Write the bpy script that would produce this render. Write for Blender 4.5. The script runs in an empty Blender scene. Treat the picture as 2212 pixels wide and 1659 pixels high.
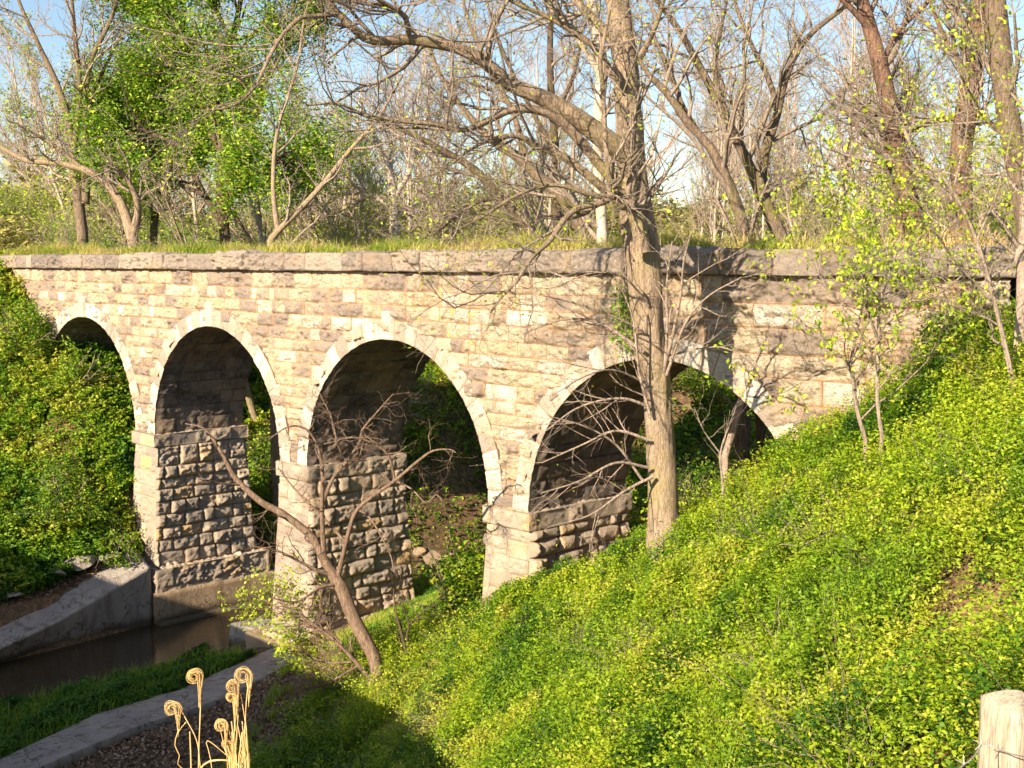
import bpy, math, numpy as np
from math import radians as rad, pi
C = bpy.context.scene.collection
sc = bpy.context.scene
# ------------------------------------------------------------------ camera, sky, sun, exposure
TH, PI_, FD = rad(46.36), rad(5.68), 2670.0
CAM = np.array([0, -17.2, -.19])
cd = bpy.data.cameras.new('camera'); co = bpy.data.objects.new('camera', cd); C.objects.link(co)
cd.sensor_width = 36; cd.lens = 36 * FD / 2212; cd.clip_end = 3000; cd.clip_start = .05
co.location = CAM; co.rotation_euler = (pi / 2 - PI_, 0, TH); sc.camera = co
SUN_EL = rad(25)
w = bpy.data.worlds.new('World'); sc.world = w; w.use_nodes = True
nt = w.node_tree; sky = nt.nodes.new('ShaderNodeTexSky'); sky.sky_type = 'NISHITA'; sky.sun_disc = False
sky.sun_elevation = SUN_EL; sky.sun_rotation = pi - rad(8); sky.air_density = 1.0; sky.dust_density = .6; sky.ozone_density = 1.5
bg = nt.nodes['Background']; nt.links.new(sky.outputs[0], bg.inputs[0]); bg.inputs[1].default_value = .075
sl = bpy.data.lights.new('sun', 'SUN'); sl.energy = 5.0; sl.angle = rad(.5); sl.color = (1, .83, .61)
so = bpy.data.objects.new('sun', sl); C.objects.link(so); so.rotation_euler = (pi / 2 - SUN_EL, 0, rad(8)); so.location = (0, -30, 30)
sc.view_settings.view_transform = 'Standard'; sc.view_settings.look = 'None'
sc.view_settings.exposure = 1.3; sc.view_settings.gamma = 1
sc.cycles.max_bounces = 6; sc.cycles.transparent_max_bounces = 4

# ------------------------------------------------------------------ helpers
Fv = np.array([-math.sin(TH) * math.cos(PI_), math.cos(TH) * math.cos(PI_), -math.sin(PI_)])
Rv = np.array([math.cos(TH), math.sin(TH), 0]); Uv = np.cross(Rv, Fv)
def P(X, Y, d):
    """point seen at photo position X, Y (2212 wide) at forward distance d"""
    return CAM + d * (Fv + (X - 1106) / FD * Rv - (Y - 829.5) / FD * Uv)
def onY(X, Y, y):
    v = Fv + (X - 1106) / FD * Rv - (Y - 829.5) / FD * Uv
    return CAM + (y - CAM[1]) / v[1] * v
def inview(p, m=200):
    v = p - CAM; z = v @ Fv; z = np.where(z < .3, .3, z)
    X = 1106 + FD * (v @ Rv) / z; Y = 829.5 - FD * (v @ Uv) / z
    return (v @ Fv > .3) & (X > -m) & (X < 2212 + m) & (Y > -m) & (Y < 1659 + m)
def mk(name, V, F, mat, parent=None, smooth=False, attr=None):
    """V (n,3), F (m,k) -> one mesh object"""
    me = bpy.data.meshes.new(name)
    V = np.ascontiguousarray(V, dtype=np.float32); F = np.ascontiguousarray(F, dtype=np.int32)
    k = F.shape[1]; me.vertices.add(len(V)); me.vertices.foreach_set('co', V.ravel())
    me.loops.add(F.size); me.loops.foreach_set('vertex_index', F.ravel())
    me.polygons.add(len(F)); me.polygons.foreach_set('loop_start', np.arange(0, F.size, k, dtype=np.int32))
    me.update(calc_edges=True)
    if smooth: me.polygons.foreach_set('use_smooth', np.ones(len(F), bool))
    for an, av in (attr or {}).items():
        a = me.attributes.new(an, 'FLOAT', 'POINT'); a.data.foreach_set('value', np.ascontiguousarray(av, dtype=np.float32).ravel())
    if mat: me.materials.append(mat)
    o = bpy.data.objects.new(name, me); C.objects.link(o)
    if parent: o.parent = parent
    return o
def tag(o, label=None, cat=None, group=None, kind=None):
    if label: o['label'] = label
    if cat: o['category'] = cat
    if group: o['group'] = group
    if kind: o['kind'] = kind
    return o
def empty(name, loc, label, cat, group=None):
    o = bpy.data.objects.new(name, None); C.objects.link(o); o.location = loc; o.empty_display_size = .2
    return tag(o, label, cat, group)
def cat(parts):
    """merge [(V,F,attr dict)]"""
    vs, fs, n = [], [], 0; at = {}
    for p in parts:
        vs.append(p[0]); fs.append(p[1] + n); n += len(p[0])
        for k, v in (p[2] if len(p) > 2 else {}).items(): at.setdefault(k, []).append(v)
    return np.concatenate(vs), np.concatenate(fs), {k: np.concatenate(v) for k, v in at.items()}
def vnoise(x, y, seed, per=256):
    g = np.random.default_rng(seed).random((per, per))
    xi = np.floor(x).astype(int); yi = np.floor(y).astype(int); fx = x - xi; fy = y - yi
    fx = fx * fx * (3 - 2 * fx); fy = fy * fy * (3 - 2 * fy)
    a = g[xi % per, yi % per]; b = g[(xi + 1) % per, yi % per]; c = g[xi % per, (yi + 1) % per]; d = g[(xi + 1) % per, (yi + 1) % per]
    return (a * (1 - fx) + b * fx) * (1 - fy) + (c * (1 - fx) + d * fx) * fy - .5
def fbm(x, y, seed, o=4):
    s = 0
    for i in range(o): s = s + vnoise(x * 2 ** i, y * 2 ** i, seed + i * 17) / 1.8 ** i
    return s
def sstep(a, b, x):
    t = np.clip((x - a) / (b - a), 0, 1); return t * t * (3 - 2 * t)
def nrm(v): return v / np.maximum(np.linalg.norm(v, axis=-1, keepdims=True), 1e-9)

# ------------------------------------------------------------------ materials
def nodes(name, rough=.9, spec=.2):
    m = bpy.data.materials.new(name); m.use_nodes = True; t = m.node_tree; b = t.nodes['Principled BSDF']
    b.inputs['Roughness'].default_value = rough; b.inputs['Specular IOR Level'].default_value = spec
    return m, t, b
def N(t, ty, **kw):
    n = t.nodes.new(ty)
    for k, v in kw.items():
        if k in n.inputs: n.inputs[k].default_value = v
        else: setattr(n, k, v)
    return n
def ramp(t, src, stops):
    r = t.nodes.new('ShaderNodeValToRGB'); t.links.new(src, r.inputs[0]); e = r.color_ramp.elements
    while len(e) < len(stops): e.new(.5)
    for i, (p, c) in enumerate(stops): e[i].position = p; e[i].color = (*c, 1) if len(c) == 3 else c
    return r
def mixc(t, f, a, b, bt='MIX'):
    m = t.nodes.new('ShaderNodeMix'); m.data_type = 'RGBA'; m.blend_type = bt
    if isinstance(f, float): m.inputs[0].default_value = f
    else: t.links.new(f, m.inputs[0])
    for i, s in ((6, a), (7, b)):
        if isinstance(s, tuple): m.inputs[i].default_value = (*s, 1)
        else: t.links.new(s, m.inputs[i])
    return m.outputs[2]
def noise(t, scale, det=5, rough=.6, vec=None, stretch=None):
    n = N(t, 'ShaderNodeTexNoise', Scale=scale, Detail=det, Roughness=rough)
    g = t.nodes.new('ShaderNodeNewGeometry').outputs['Position'] if vec is None else vec
    if stretch:
        mp = t.nodes.new('ShaderNodeMapping'); mp.inputs['Scale'].default_value = stretch; t.links.new(g, mp.inputs[0]); g = mp.outputs[0]
    t.links.new(g, n.inputs['Vector']); return n.outputs[0]
def bump(t, b, src, s, d, prev=None):
    n = N(t, 'ShaderNodeBump', Strength=s, Distance=d); t.links.new(src, n.inputs['Height'])
    if prev: t.links.new(prev, n.inputs['Normal'])
    t.links.new(n.outputs[0], b.inputs['Normal']); return n.outputs[0]
def stone_mat(name, stops, mortar, stain=.5, dark=.35):
    """per-stone colour from attribute 'tint', mortar from 'joint', lichen and weather by noise"""
    m, t, b = nodes(name, .92, .15)
    a = t.nodes.new('ShaderNodeAttribute'); a.attribute_name = 'tint'
    j = t.nodes.new('ShaderNodeAttribute'); j.attribute_name = 'joint'
    base = ramp(t, a.outputs['Fac'], stops).outputs[0]
    n1 = noise(t, 2.2, 6, .65); n2 = noise(t, 9, 7, .75); n3 = noise(t, 38, 4, .8, stretch=(1, 1, 2.6))
    c = mixc(t, ramp(t, n1, [(.42, (0, 0, 0)), (.62, (stain,) * 3)]).outputs[0], base, (.30, .255, .215))
    c = mixc(t, ramp(t, n2, [(.54, (0, 0, 0)), (.72, (.45,) * 3)]).outputs[0], c, (.70, .60, .46))
    n5 = noise(t, 17, 6, .85, stretch=(1, 1, 3.2)); c = mixc(t, ramp(t, n5, [(.505, (0, 0, 0)), (.56, (dark * 1.55,) * 3)]).outputs[0], c, (.17, .135, .11))
    c = mixc(t, ramp(t, n3, [(.56, (0, 0, 0)), (.70, (dark * 1.6,) * 3)]).outputs[0], c, (.13, .115, .10))
    c = mixc(t, j.outputs['Fac'], c, mortar); c = mixc(t, ramp(t, j.outputs['Fac'], [(.62, (0, 0, 0)), (1, (.75,) * 3)]).outputs[0], c, (.09, .065, .05))  # dark core paints joint shadow into the colour, tan mortar beside it
    n6 = noise(t, 1.6, 5, .7, stretch=(2.2, 2.2, .3)); c = mixc(t, ramp(t, n6, [(.52, (0, 0, 0)), (.72, (.42,) * 3)]).outputs[0], c, (.22, .17, .14))
    n7 = noise(t, .9, 4, .6); c = mixc(t, ramp(t, n7, [(.50, (0, 0, 0)), (.66, (.26,) * 3)]).outputs[0], c, (.58, .38, .20))
    t.links.new(c, b.inputs['Base Color'])
    p = bump(t, b, noise(t, 24, 8, .8), .9, .035); bump(t, b, noise(t, 75, 3, .7, stretch=(1, 1, 2)), .8, .012, p)
    return m
STOPS = [(0, (.25, .205, .175)), (.24, (.33, .265, .215)), (.40, (.50, .42, .29)), (.62, (.65, .55, .38)), (.78, (.60, .41, .25)), (.88, (.70, .61, .49)), (1, (.84, .78, .68))]
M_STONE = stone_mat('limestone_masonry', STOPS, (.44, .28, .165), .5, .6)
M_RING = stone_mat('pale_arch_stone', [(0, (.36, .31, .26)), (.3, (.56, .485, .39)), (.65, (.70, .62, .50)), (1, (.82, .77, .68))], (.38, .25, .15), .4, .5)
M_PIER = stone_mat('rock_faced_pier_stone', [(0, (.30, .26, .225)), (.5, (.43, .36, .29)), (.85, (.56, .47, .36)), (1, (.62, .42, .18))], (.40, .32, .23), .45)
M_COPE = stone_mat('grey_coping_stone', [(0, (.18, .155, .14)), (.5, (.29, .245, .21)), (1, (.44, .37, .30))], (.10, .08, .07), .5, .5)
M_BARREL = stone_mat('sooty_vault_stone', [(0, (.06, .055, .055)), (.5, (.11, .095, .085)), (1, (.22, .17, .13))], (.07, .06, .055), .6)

def concrete(name, c1, c2, stain):
    m, t, b = nodes(name, .85, .25)
    n1 = noise(t, 1.2, 6, .6); n2 = noise(t, 14, 6, .7); n3 = noise(t, 2.5, 4, .6, stretch=(1.5, 1.5, .25))
    c = mixc(t, ramp(t, n1, [(.35, (0, 0, 0)), (.65, (1, 1, 1))]).outputs[0], c1, c2)
    c = mixc(t, ramp(t, n3, [(.5, (0, 0, 0)), (.68, (.7,) * 3)]).outputs[0], c, stain)
    c = mixc(t, ramp(t, n2, [(.45, (0, 0, 0)), (.8, (.4,) * 3)]).outputs[0], c, (.1, .09, .08))
    sx = t.nodes.new('ShaderNodeSeparateXYZ'); gp = t.nodes.new('ShaderNodeNewGeometry'); t.links.new(gp.outputs['Position'], sx.inputs[0])
    ad = N(t, 'ShaderNodeMath', operation='MULTIPLY_ADD'); t.links.new(n1, ad.inputs[0]); ad.inputs[1].default_value = .5; t.links.new(sx.outputs[2], ad.inputs[2])
    mr = N(t, 'ShaderNodeMapRange'); t.links.new(ad.outputs[0], mr.inputs[0]); mr.inputs[1].default_value = -10.12; mr.inputs[2].default_value = -10.35; mr.inputs[4].default_value = .85
    c = mixc(t, mr.outputs[0], c, (.07, .055, .03))
    vc = N(t, 'ShaderNodeTexVoronoi', Scale=.9); vc.feature = 'DISTANCE_TO_EDGE'; wn = t.nodes.new('ShaderNodeVectorMath'); wn.operation = 'ADD'; nn = N(t, 'ShaderNodeTexNoise', Scale=2.5); t.links.new(gp.outputs['Position'], nn.inputs['Vector']); t.links.new(gp.outputs['Position'], wn.inputs[0]); t.links.new(nn.outputs['Color'], wn.inputs[1]); t.links.new(wn.outputs[0], vc.inputs['Vector'])
    c = mixc(t, ramp(t, vc.outputs['Distance'], [(.0, (.8,) * 3), (.022, (0, 0, 0))]).outputs[0], c, (.05, .04, .035))
    t.links.new(c, b.inputs['Base Color']); bump(t, b, n2, .8, .05); return m
M_CONC = concrete('weathered_concrete', (.30, .27, .25), (.41, .365, .32), (.17, .13, .09))
M_CONCB = concrete('brown_stained_concrete', (.42, .31, .20), (.34, .25, .17), (.22, .15, .08))

def leaf_mat(name, stops, trans=.32, rough=.55):
    m, t, b = nodes(name, rough, .3)
    a = t.nodes.new('ShaderNodeAttribute'); a.attribute_name = 'tint'
    c = ramp(t, a.outputs['Fac'], stops).outputs[0]
    t.links.new(c, b.inputs['Base Color'])
    tr = t.nodes.new('ShaderNodeBsdfTranslucent'); t.links.new(c, tr.inputs[0])
    mx = t.nodes.new('ShaderNodeMixShader'); mx.inputs[0].default_value = trans
    t.links.new(b.outputs[0], mx.inputs[1]); t.links.new(tr.outputs[0], mx.inputs[2])
    t.links.new(mx.outputs[0], t.nodes['Material Output'].inputs[0]); return m
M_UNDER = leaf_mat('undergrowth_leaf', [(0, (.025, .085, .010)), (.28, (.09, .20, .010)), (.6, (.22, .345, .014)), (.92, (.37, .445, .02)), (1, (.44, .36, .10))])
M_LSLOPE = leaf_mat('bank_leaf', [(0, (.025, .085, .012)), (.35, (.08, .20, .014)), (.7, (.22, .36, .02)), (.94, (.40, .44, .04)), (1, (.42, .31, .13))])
M_GRASS = leaf_mat('grass_blade', [(0, (.09, .22, .012)), (.5, (.26, .40, .03)), (.75, (.44, .46, .07)), (1, (.62, .48, .20))])
M_DRY = leaf_mat('dry_grass_blade', [(0, (.20, .32, .03)), (.4, (.42, .46, .07)), (1, (.70, .54, .25))])
M_TREELEAF = leaf_mat('fresh_tree_leaf', [(0, (.07, .18, .018)), (.5, (.20, .37, .03)), (.85, (.38, .50, .04)), (1, (.52, .52, .07))])
M_BUD = leaf_mat('yellow_green_spring_leaf', [(0, (.20, .34, .02)), (.6, (.40, .52, .03)), (1, (.58, .58, .05))])
M_DARKLEAF = leaf_mat('dark_shrub_leaf', [(0, (.02, .07, .01)), (.6, (.05, .15, .012)), (1, (.10, .22, .015))])

def bark(name, c1, c2, moss=None, sc_=6, bs=1.):
    m, t, b = nodes(name, .95, .1)
    n1 = noise(t, sc_, 6, .7, stretch=(2.2, 2.2, .45)); n2 = noise(t, 1.3, 4, .6); n4 = noise(t, 30, 5, .75, stretch=(1.6, 1.6, .2))
    c = mixc(t, ramp(t, n1, [(.35, (0, 0, 0)), (.62, (1, 1, 1))]).outputs[0], c1, c2)
    c = mixc(t, ramp(t, n4, [(.48, (0, 0, 0)), (.62, (.7,) * 3)]).outputs[0], c, tuple(x * .42 for x in c1))
    if moss: c = mixc(t, ramp(t, n2, [(.5, (0, 0, 0)), (.68, (.6,) * 3)]).outputs[0], c, moss)
    t.links.new(c, b.inputs['Base Color']); p = bump(t, b, n4, bs, .035); bump(t, b, n1, bs * .9, .08, p); return m
M_BARK = bark('furrowed_bark', (.30, .22, .155), (.50, .385, .275), (.34, .29, .12))
M_BARKD = bark('dark_bark', (.085, .06, .05), (.19, .135, .10), (.14, .13, .04))
M_BARKM = bark('brown_bark', (.15, .11, .085), (.32, .24, .175), (.22, .20, .06))
M_BARKR = bark('reddish_bark', (.17, .10, .075), (.32, .20, .14))
M_BARKG = bark('grey_twig_bark', (.30, .24, .19), (.52, .42, .33))
M_BARKP = bark('pink_twig_bark', (.42, .32, .25), (.66, .52, .43))
M_SYC = bark('pale_peeling_bark', (.30, .23, .17), (.68, .59, .48), None, 4, .3)
M_DEAD = bark('dead_branch_bark', (.19, .125, .09), (.38, .275, .20))

# ------------------------------------------------------------------ terrain
CREEK = np.array([(-30.2, -60), (-30.2, -8), (-30.4, -3), (-30.9, 0), (-30.9, 4), (-31.5, 9), (-31, 13), (-27, 20), (-21, 30), (-14, 60)], float)
def creek_dist(x, y):
    d = np.full(x.shape, 1e9); s = np.zeros(x.shape)
    for a, b in zip(CREEK[:-1], CREEK[1:]):
        ab = b - a; t = np.clip(((x - a[0]) * ab[0] + (y - a[1]) * ab[1]) / (ab @ ab), 0, 1)
        dx = x - a[0] - t * ab[0]; dy = y - a[1] - t * ab[1]; dd = np.hypot(dx, dy)
        sd = np.sign(ab[0] * dy - ab[1] * dx)            # + left of flow line (towards -x)
        s = np.where(dd < d, sd, s); d = np.minimum(d, dd)
    return d * s
CP = []
for x, z in ((-60, .1), (-50, 0), (-44, -.3), (-42, -1.5), (-39.9, -3.3), (-37.2, -4.6), (-35, -6.2), (-34, -8.4), (-32.6, -9.3), (-28.3, -10.4), (-25.9, -9.6), (-22, -8.6), (-19, -8.0), (-17, -7.0),
             (-15.2, -6.3), (-13.8, -5.4), (-12, -4.15), (-10.6, -3.12), (-9.8, -2.7), (-9.06, -2.35), (-8.4, -1.75), (-7.6, -1.1), (-6, -.2), (0, 0), (12, 0)): CP.append((x, 0, z))
CP += [(-32, -3, -9.9), (-34, -3, -8.7), (-37, -3, -6.4), (-40, -3, -3.9), (-43.5, -3, -1.4), (-50, -3, -.3), (-32, -6.5, -10), (-35, -6.5, -8.3), (-40, -7, -4.6), (-46, -7, -1.5), (-54, -8, -.6),
       (-32, -12, -10), (-38, -12, -6.5), (-48, -12, -1.7), (-60, -16, -1.6), (-33, -20, -9.8), (-42, -20, -6),
       (-28.3, -5, -10.5), (-28.2, -10, -10.5), (-27, -3, -10.3), (-25.4, -5, -9.9), (-23, -5, -9.75), (-22, -9, -9.75), (-21, -4, -9.7), (-19.8, -5, -9.6), (-24.3, -1.5, -9.75), (-23, -2.2, -9.3), (-20.5, -2, -8.75),
       (-18.6, -3, -8.45), (-17.6, -1.5, -7.9), (-16.5, -4.8, -9.0), (-18, -8, -9.6), (-14.4, -4.5, -7.6), (-11.3, -6.5, -6.9), (-12, -10, -8.6), (-18, -16, -9.2), (-16, -2, -6.7), (-12.1, -2.4, -4.95), (-13.2, -3, -5.9), (-10.1, -6, -5.35), (-10.8, -4, -4.9),
       (-8.3, -8, -5.4), (-6.2, -8.5, -4.5), (-4.6, -9, -3.9), (-7.3, -5, -3.5), (-6.3, -6, -3.3), (-8.6, -3, -3.4), (-4.95, -6, -2.3), (-6.5, -3, -1.9), (-5, -3, -1.2), (-3.2, -10, -2.8), (-2.9, -10.5, -3.2), (-2.3, -12, -3.1),
       (-4, -12.5, -4.4), (-8, -12, -6.6), (-6, -15, -5.6), (-2.6, -14.6, -3.1), (-2.2, -15.8, -2.0), (-1, -14.3, -2.6), (0, -16.4, -1.8), (0, -19, -1.75), (4, -19, -1.75), (4, -14, -1.9), (4, -8, -1.3), (0, -6, -1.2), (4, -3, -.4), (12, -17, -1.7), (-4, -19, -2.2), (14, -30, -1.7), (0, -30, -1.7), (-10, -19, -8), (-12, -30, -8)]
CP += [(-33, 5, -9.6), (-36, 5, -7.8), (-34.6, 11, -7.8), (-36, 14, -4.7), (-38, 18, -3.6), (-41, 7, -5.4), (-50, 6, -2), (-62, 8, -.8), (-28, 5, -9.9), (-25, 5, -8.9), (-20, 5, -7.0), (-15.6, 4.6, -5.1), (-10, 5, -3.4), (-6, 5, -.6), (2, 5, 0), (-40, 13, -6), (-50, 16, -3), (-28, 12, -9.6), (-26, 11, -8.5), (-22.4, 13, -3.8), (-18.5, 12.5, -3.2), (-10, 12, -2), (0, 12, -.5), (-20, 18, -3.6), (-36, 22, -4),
       (-50, 24, -4), (-32, 30, -2.4), (-40, 32, -2.6), (-15, 28, -1.8), (0, 26, -1), (-60, 44, -1.8), (-30, 45, -1.4), (0, 45, -1), (-80, 20, -1), (-80, -10, -1), (30, 0, 0), (30, 30, -.5), (30, -30, -1.7), (-80, 60, -1), (0, 80, -.5), (-120, 60, 0)]
CP = np.array(CP, float)
def _k(a, b): return np.hypot(a[:, None, 0] - b[None, :, 0], a[:, None, 1] - b[None, :, 1])
_n = len(CP); _A = np.zeros((_n + 3, _n + 3)); _A[:_n, :_n] = _k(CP, CP) - np.eye(_n) * .15; _A[:_n, _n] = 1; _A[:_n, _n + 1:] = CP[:, :2]; _A[_n:, :_n] = _A[:_n, _n:].T
_W = np.linalg.solve(_A, np.concatenate([CP[:, 2], np.zeros(3)]))
def ground_z(x, y):
    x = np.asarray(x, float); y = np.asarray(y, float); sh = x.shape; x = x.ravel(); y = y.ravel()
    out = np.empty(len(x))
    for i in range(0, len(x), 60000):
        q = np.stack([x[i:i + 60000], y[i:i + 60000]], 1); out[i:i + 60000] = _k(q, CP) @ _W[:_n] + _W[_n] + q @ _W[_n + 1:]
    far = sstep(60, 160, np.hypot(x + 20, y - 5)); out = out * (1 - far) + far * (-1 + 5 * sstep(60, 260, y) * (fbm(x / 90, y / 90, 5, 2) + .8))
    cdist = creek_dist(x, y); a = np.abs(cdist); half = np.where(cdist > 0, 1.65, 2.0)
    bank = -11.2 + np.maximum(0, a - half) * 2.2
    out = np.where((a < 7), np.minimum(out, np.maximum(bank, -11.2)), out)
    cx_ = np.interp(-y, [.7, 3.8, 6, 8.5, 13], [-25.95, -24.85, -24.65, -23.6, -22.5])
    out = np.where((y < -.85) & (y > -14) & (x > cx_ - .35) & (x < cx_ + 1.9), np.minimum(out, -9.93), out)
    out = out + .10 * fbm(x / 1.3, y / 1.3, 31, 3) * (1 - far)
    return out.reshape(sh)
def axis(segs):
    r = []
    for a, b, s in segs: r.append(np.arange(a, b, s))
    return np.concatenate(r + [[segs[-1][1]]])
gx = axis([(-900, -200, 50), (-200, -80, 10), (-80, -50, 1.5), (-50, 3, .22), (3, 20, 1), (20, 100, 10), (100, 500, 50)])
gy = axis([(-300, -60, 20), (-60, -20, 2), (-20, 24, .22), (24, 60, 1.5), (60, 200, 10), (200, 1200, 50)])
GX, GY = np.meshgrid(gx, gy, indexing='ij'); GZ = ground_z(GX, GY)
def ghit(X, Y):
    d = np.arange(3, 60, .05); p = CAM + d[:, None] * (Fv + (X - 1106) / FD * Rv - (Y - 829.5) / FD * Uv); k = np.argmax(p[:, 2] < ground_z(p[:, 0], p[:, 1])); return p[k]
bare_spots = [(ghit(*q), r) for q, r in (((2060, 1420), .55), ((2110, 1340), .42), ((1815, 1195), .5), ((1690, 1180), .3), ((1770, 1480), .38), ((1120, 1180), .25), ((1000, 1370), .4), ((1480, 1330), .2), ((760, 1440), .9), ((820, 1400), .7), ((240, 840), .35), ((150, 905), .3), ((1000, 1570), .25), ((1390, 1480), .25))]
SOIL = np.zeros(GX.shape)
for q, r in bare_spots: SOIL = np.maximum(SOIL, np.clip(1.6 - np.hypot(GX - q[0], GY - q[1]) / r, 0, 1))
SOIL = SOIL.ravel()
def gridfaces(nu, nv):
    i = np.arange(nu - 1)[:, None] * nv + np.arange(nv - 1)[None]; i = i.ravel()
    return np.stack([i, i + nv, i + nv + 1, i + 1], 1)
mg, t, b = nodes('leaf_litter_soil', .95, .1)
n1 = noise(t, .5, 5, .6); n2 = noise(t, 7, 7, .75); n3 = noise(t, 30, 4, .8)
c = mixc(t, ramp(t, n1, [(.42, (0, 0, 0)), (.58, (1, 1, 1))]).outputs[0], (.13, .085, .05), (.085, .075, .035))
sa = t.nodes.new('ShaderNodeAttribute'); sa.attribute_name = 'soil'
c = mixc(t, sa.outputs['Fac'], c, mixc(t, ramp(t, n2, [(.40, (0, 0, 0)), (.62, (1, 1, 1))]).outputs[0], (.40, .23, .12), (.22, .13, .075)))
c = mixc(t, ramp(t, n2, [(.45, (0, 0, 0)), (.6, (.7,) * 3)]).outputs[0], c, (.34, .20, .11))
c = mixc(t, ramp(t, n3, [(.52, (0, 0, 0)), (.68, (.7,) * 3)]).outputs[0], c, (.06, .05, .03))
t.links.new(c, b.inputs['Base Color']); bump(t, b, n2, .8, .08)
go = mk('ground', np.stack([GX.ravel(), GY.ravel(), GZ.ravel()], 1), gridfaces(len(gx), len(gy)), mg, smooth=True, attr={'soil': SOIL}); tag(go, kind='structure')
mw, t, b = nodes('dark_creek_water', .07, .5); b.inputs['Base Color'].default_value = (.045, .032, .018, 1)
n1 = noise(t, 7, 4, .6, stretch=(1, .45, 1)); bump(t, b, n1, .35, .03)
wc = CREEK.copy(); nn = nrm(np.stack([-(np.gradient(wc[:, 1])), np.gradient(wc[:, 0])], 1))
wv = np.concatenate([np.c_[wc + nn * 4.2, np.full(len(wc), -10.7)], np.c_[wc - nn * 4.2, np.full(len(wc), -10.7)]])
i = np.arange(len(wc) - 1); wo = mk('creek_water', wv, np.stack([i, i + len(wc), i + len(wc) + 1, i + 1], 1), mw); tag(wo, kind='structure')

# ------------------------------------------------------------------ masonry
def courses(lo, hi, h, rng, jit=.22):
    e = [lo]
    while e[-1] < hi - h * .6: e.append(e[-1] + h * rng.uniform(1 - jit, 1 + jit))
    e[-1] = hi; return np.array(e)
def masonry(U, V, ulo, uhi, vlo, vhi, h, wmin, wmax, seed, rough=.03, bul=.03, jw=.018, vedges=None):
    """height, tint, joint for an ashlar wall sampled at U, V"""
    rng = np.random.default_rng(seed); ve = courses(vlo, vhi, h, rng) if vedges is None else vedges
    Uw = U + .02 * fbm(U * 3, V * 3, seed + 3, 2); Vw = V + .022 * fbm(U * 2.1, V * 2.1, seed + 4, 2)
    ci = np.clip(np.searchsorted(ve, Vw) - 1, 0, len(ve) - 2)
    edge = np.full(U.shape, 9.); tint = np.zeros(U.shape); off = np.zeros(U.shape); rg = np.zeros(U.shape); kx = np.zeros(U.shape); ky = np.zeros(U.shape)
    for c in range(len(ve) - 1):
        m = ci == c
        if not m.any(): continue
        e = [ulo - rng.uniform(0, wmax)]
        while e[-1] < uhi: e.append(e[-1] + rng.uniform(wmin, wmax) * (1.0 if rng.random() > .2 else .6))
        e = np.array(e); k = np.clip(np.searchsorted(e, Uw[m]) - 1, 0, len(e) - 2)
        du = np.minimum(Uw[m] - e[k], e[k + 1] - Uw[m]); dv = np.minimum(Vw[m] - ve[c], ve[c + 1] - Vw[m])
        edge[m] = np.minimum(du, dv)
        tint[m] = rng.random(len(e))[k]; off[m] = rng.uniform(-1, 1, len(e))[k]; rg[m] = rng.uniform(.25, 1.5, len(e))[k]
        kx[m] = rng.uniform(-1, 1, len(e))[k] * (Uw[m] - e[k]) ; ky[m] = rng.uniform(-1, .6, len(e))[k] * (Vw[m] - ve[c])
    prof = 1 - np.exp(-np.maximum(edge, 0) / .035)
    hgt = bul * prof * (1 + .5 * off) + .012 * off * (edge > .008) + rough * rg * prof * (2.0 * fbm(U * 6, V * 9, seed + 7, 4) + 1.2 * np.abs(fbm(U * 2.5, V * 5, seed + 9, 2))) + .05 * (kx + ky) * prof
    joint = np.clip(1 - (edge - jw * .3) / jw, 0, 1)
    tint = np.clip(tint + .12 * fbm(U * 4, V * 4, seed + 11, 3), 0, 1)
    return hgt, tint, joint
def patch(us, vs, pos, nor, mas, mask=None):
    U, V = np.meshgrid(us, vs, indexing='ij'); h, ti, jo = mas(U, V)
    X = pos(U, V) + nor(U, V) * h[..., None]
    F = gridfaces(len(us), len(vs)); Vx = X.reshape(-1, 3); at = {'tint': ti.ravel(), 'joint': jo.ravel()}
    if mask is not None:
        k = mask(U, V).ravel(); F = F[k[F].all(1)]
        used = np.zeros(len(Vx), bool); used[F.ravel()] = True; idx = np.cumsum(used) - 1
        Vx = Vx[used]; at = {a: v[used] for a, v in at.items()}; F = idx[F]
    return Vx, F, at
XL, XR, BW = -43.6, -7.75, 2.9
ARC = [(-37.6, 3.3), (-29.8, 3.3), (-22.0, 3.3), (-14.2, 3.3)]; ZS = -5.24; ZT = -.42
def V3(a, b, c): return np.stack([a + 0 * b + 0 * c, b + 0 * a + 0 * c, c + 0 * a + 0 * b], -1)
via = empty('stone_viaduct', (-25, 1.4, -10.5), 'old buff limestone railway viaduct with four round arches crossing the creek', 'viaduct')
def placed(o, root): o.matrix_parent_inverse = root.matrix_world.inverted() if False else o.matrix_parent_inverse; return o
def rel(V, root): return V - np.array(root.location)
def vpart(name, pt, mat, parent=via, root=via, smooth=False):
    V, F, at = pt if len(pt) == 3 else (*pt, {})
    return mk(name, rel(V, root), F, mat, parent, smooth, at)
def arch_mask(pad):
    def f(U, V):
        k = np.ones(U.shape, bool)
        for cx, r in ARC: k &= ~(((U - cx) ** 2 + (V - ZS) ** 2 < (r + pad) ** 2) | ((np.abs(U - cx) < r + pad - .1) & (V < ZS)))
        return k
    return f
VE = courses(-5.6, ZT, .295, np.random.default_rng(5), .13)
VE2 = courses(-5.6, ZT, .43, np.random.default_rng(8), .13)
def mf(U, V):
    a = mf1(U, V); b_ = masonry(U, V, XL, XR, -5.6, ZT, .43, .6, 1.5, 13, .09, .06, .024, vedges=VE2); k = U > -13.2 + .5 * (np.searchsorted(VE2, V) % 2)
    return tuple(np.where(k, q, p) for p, q in zip(a, b_))
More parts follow.
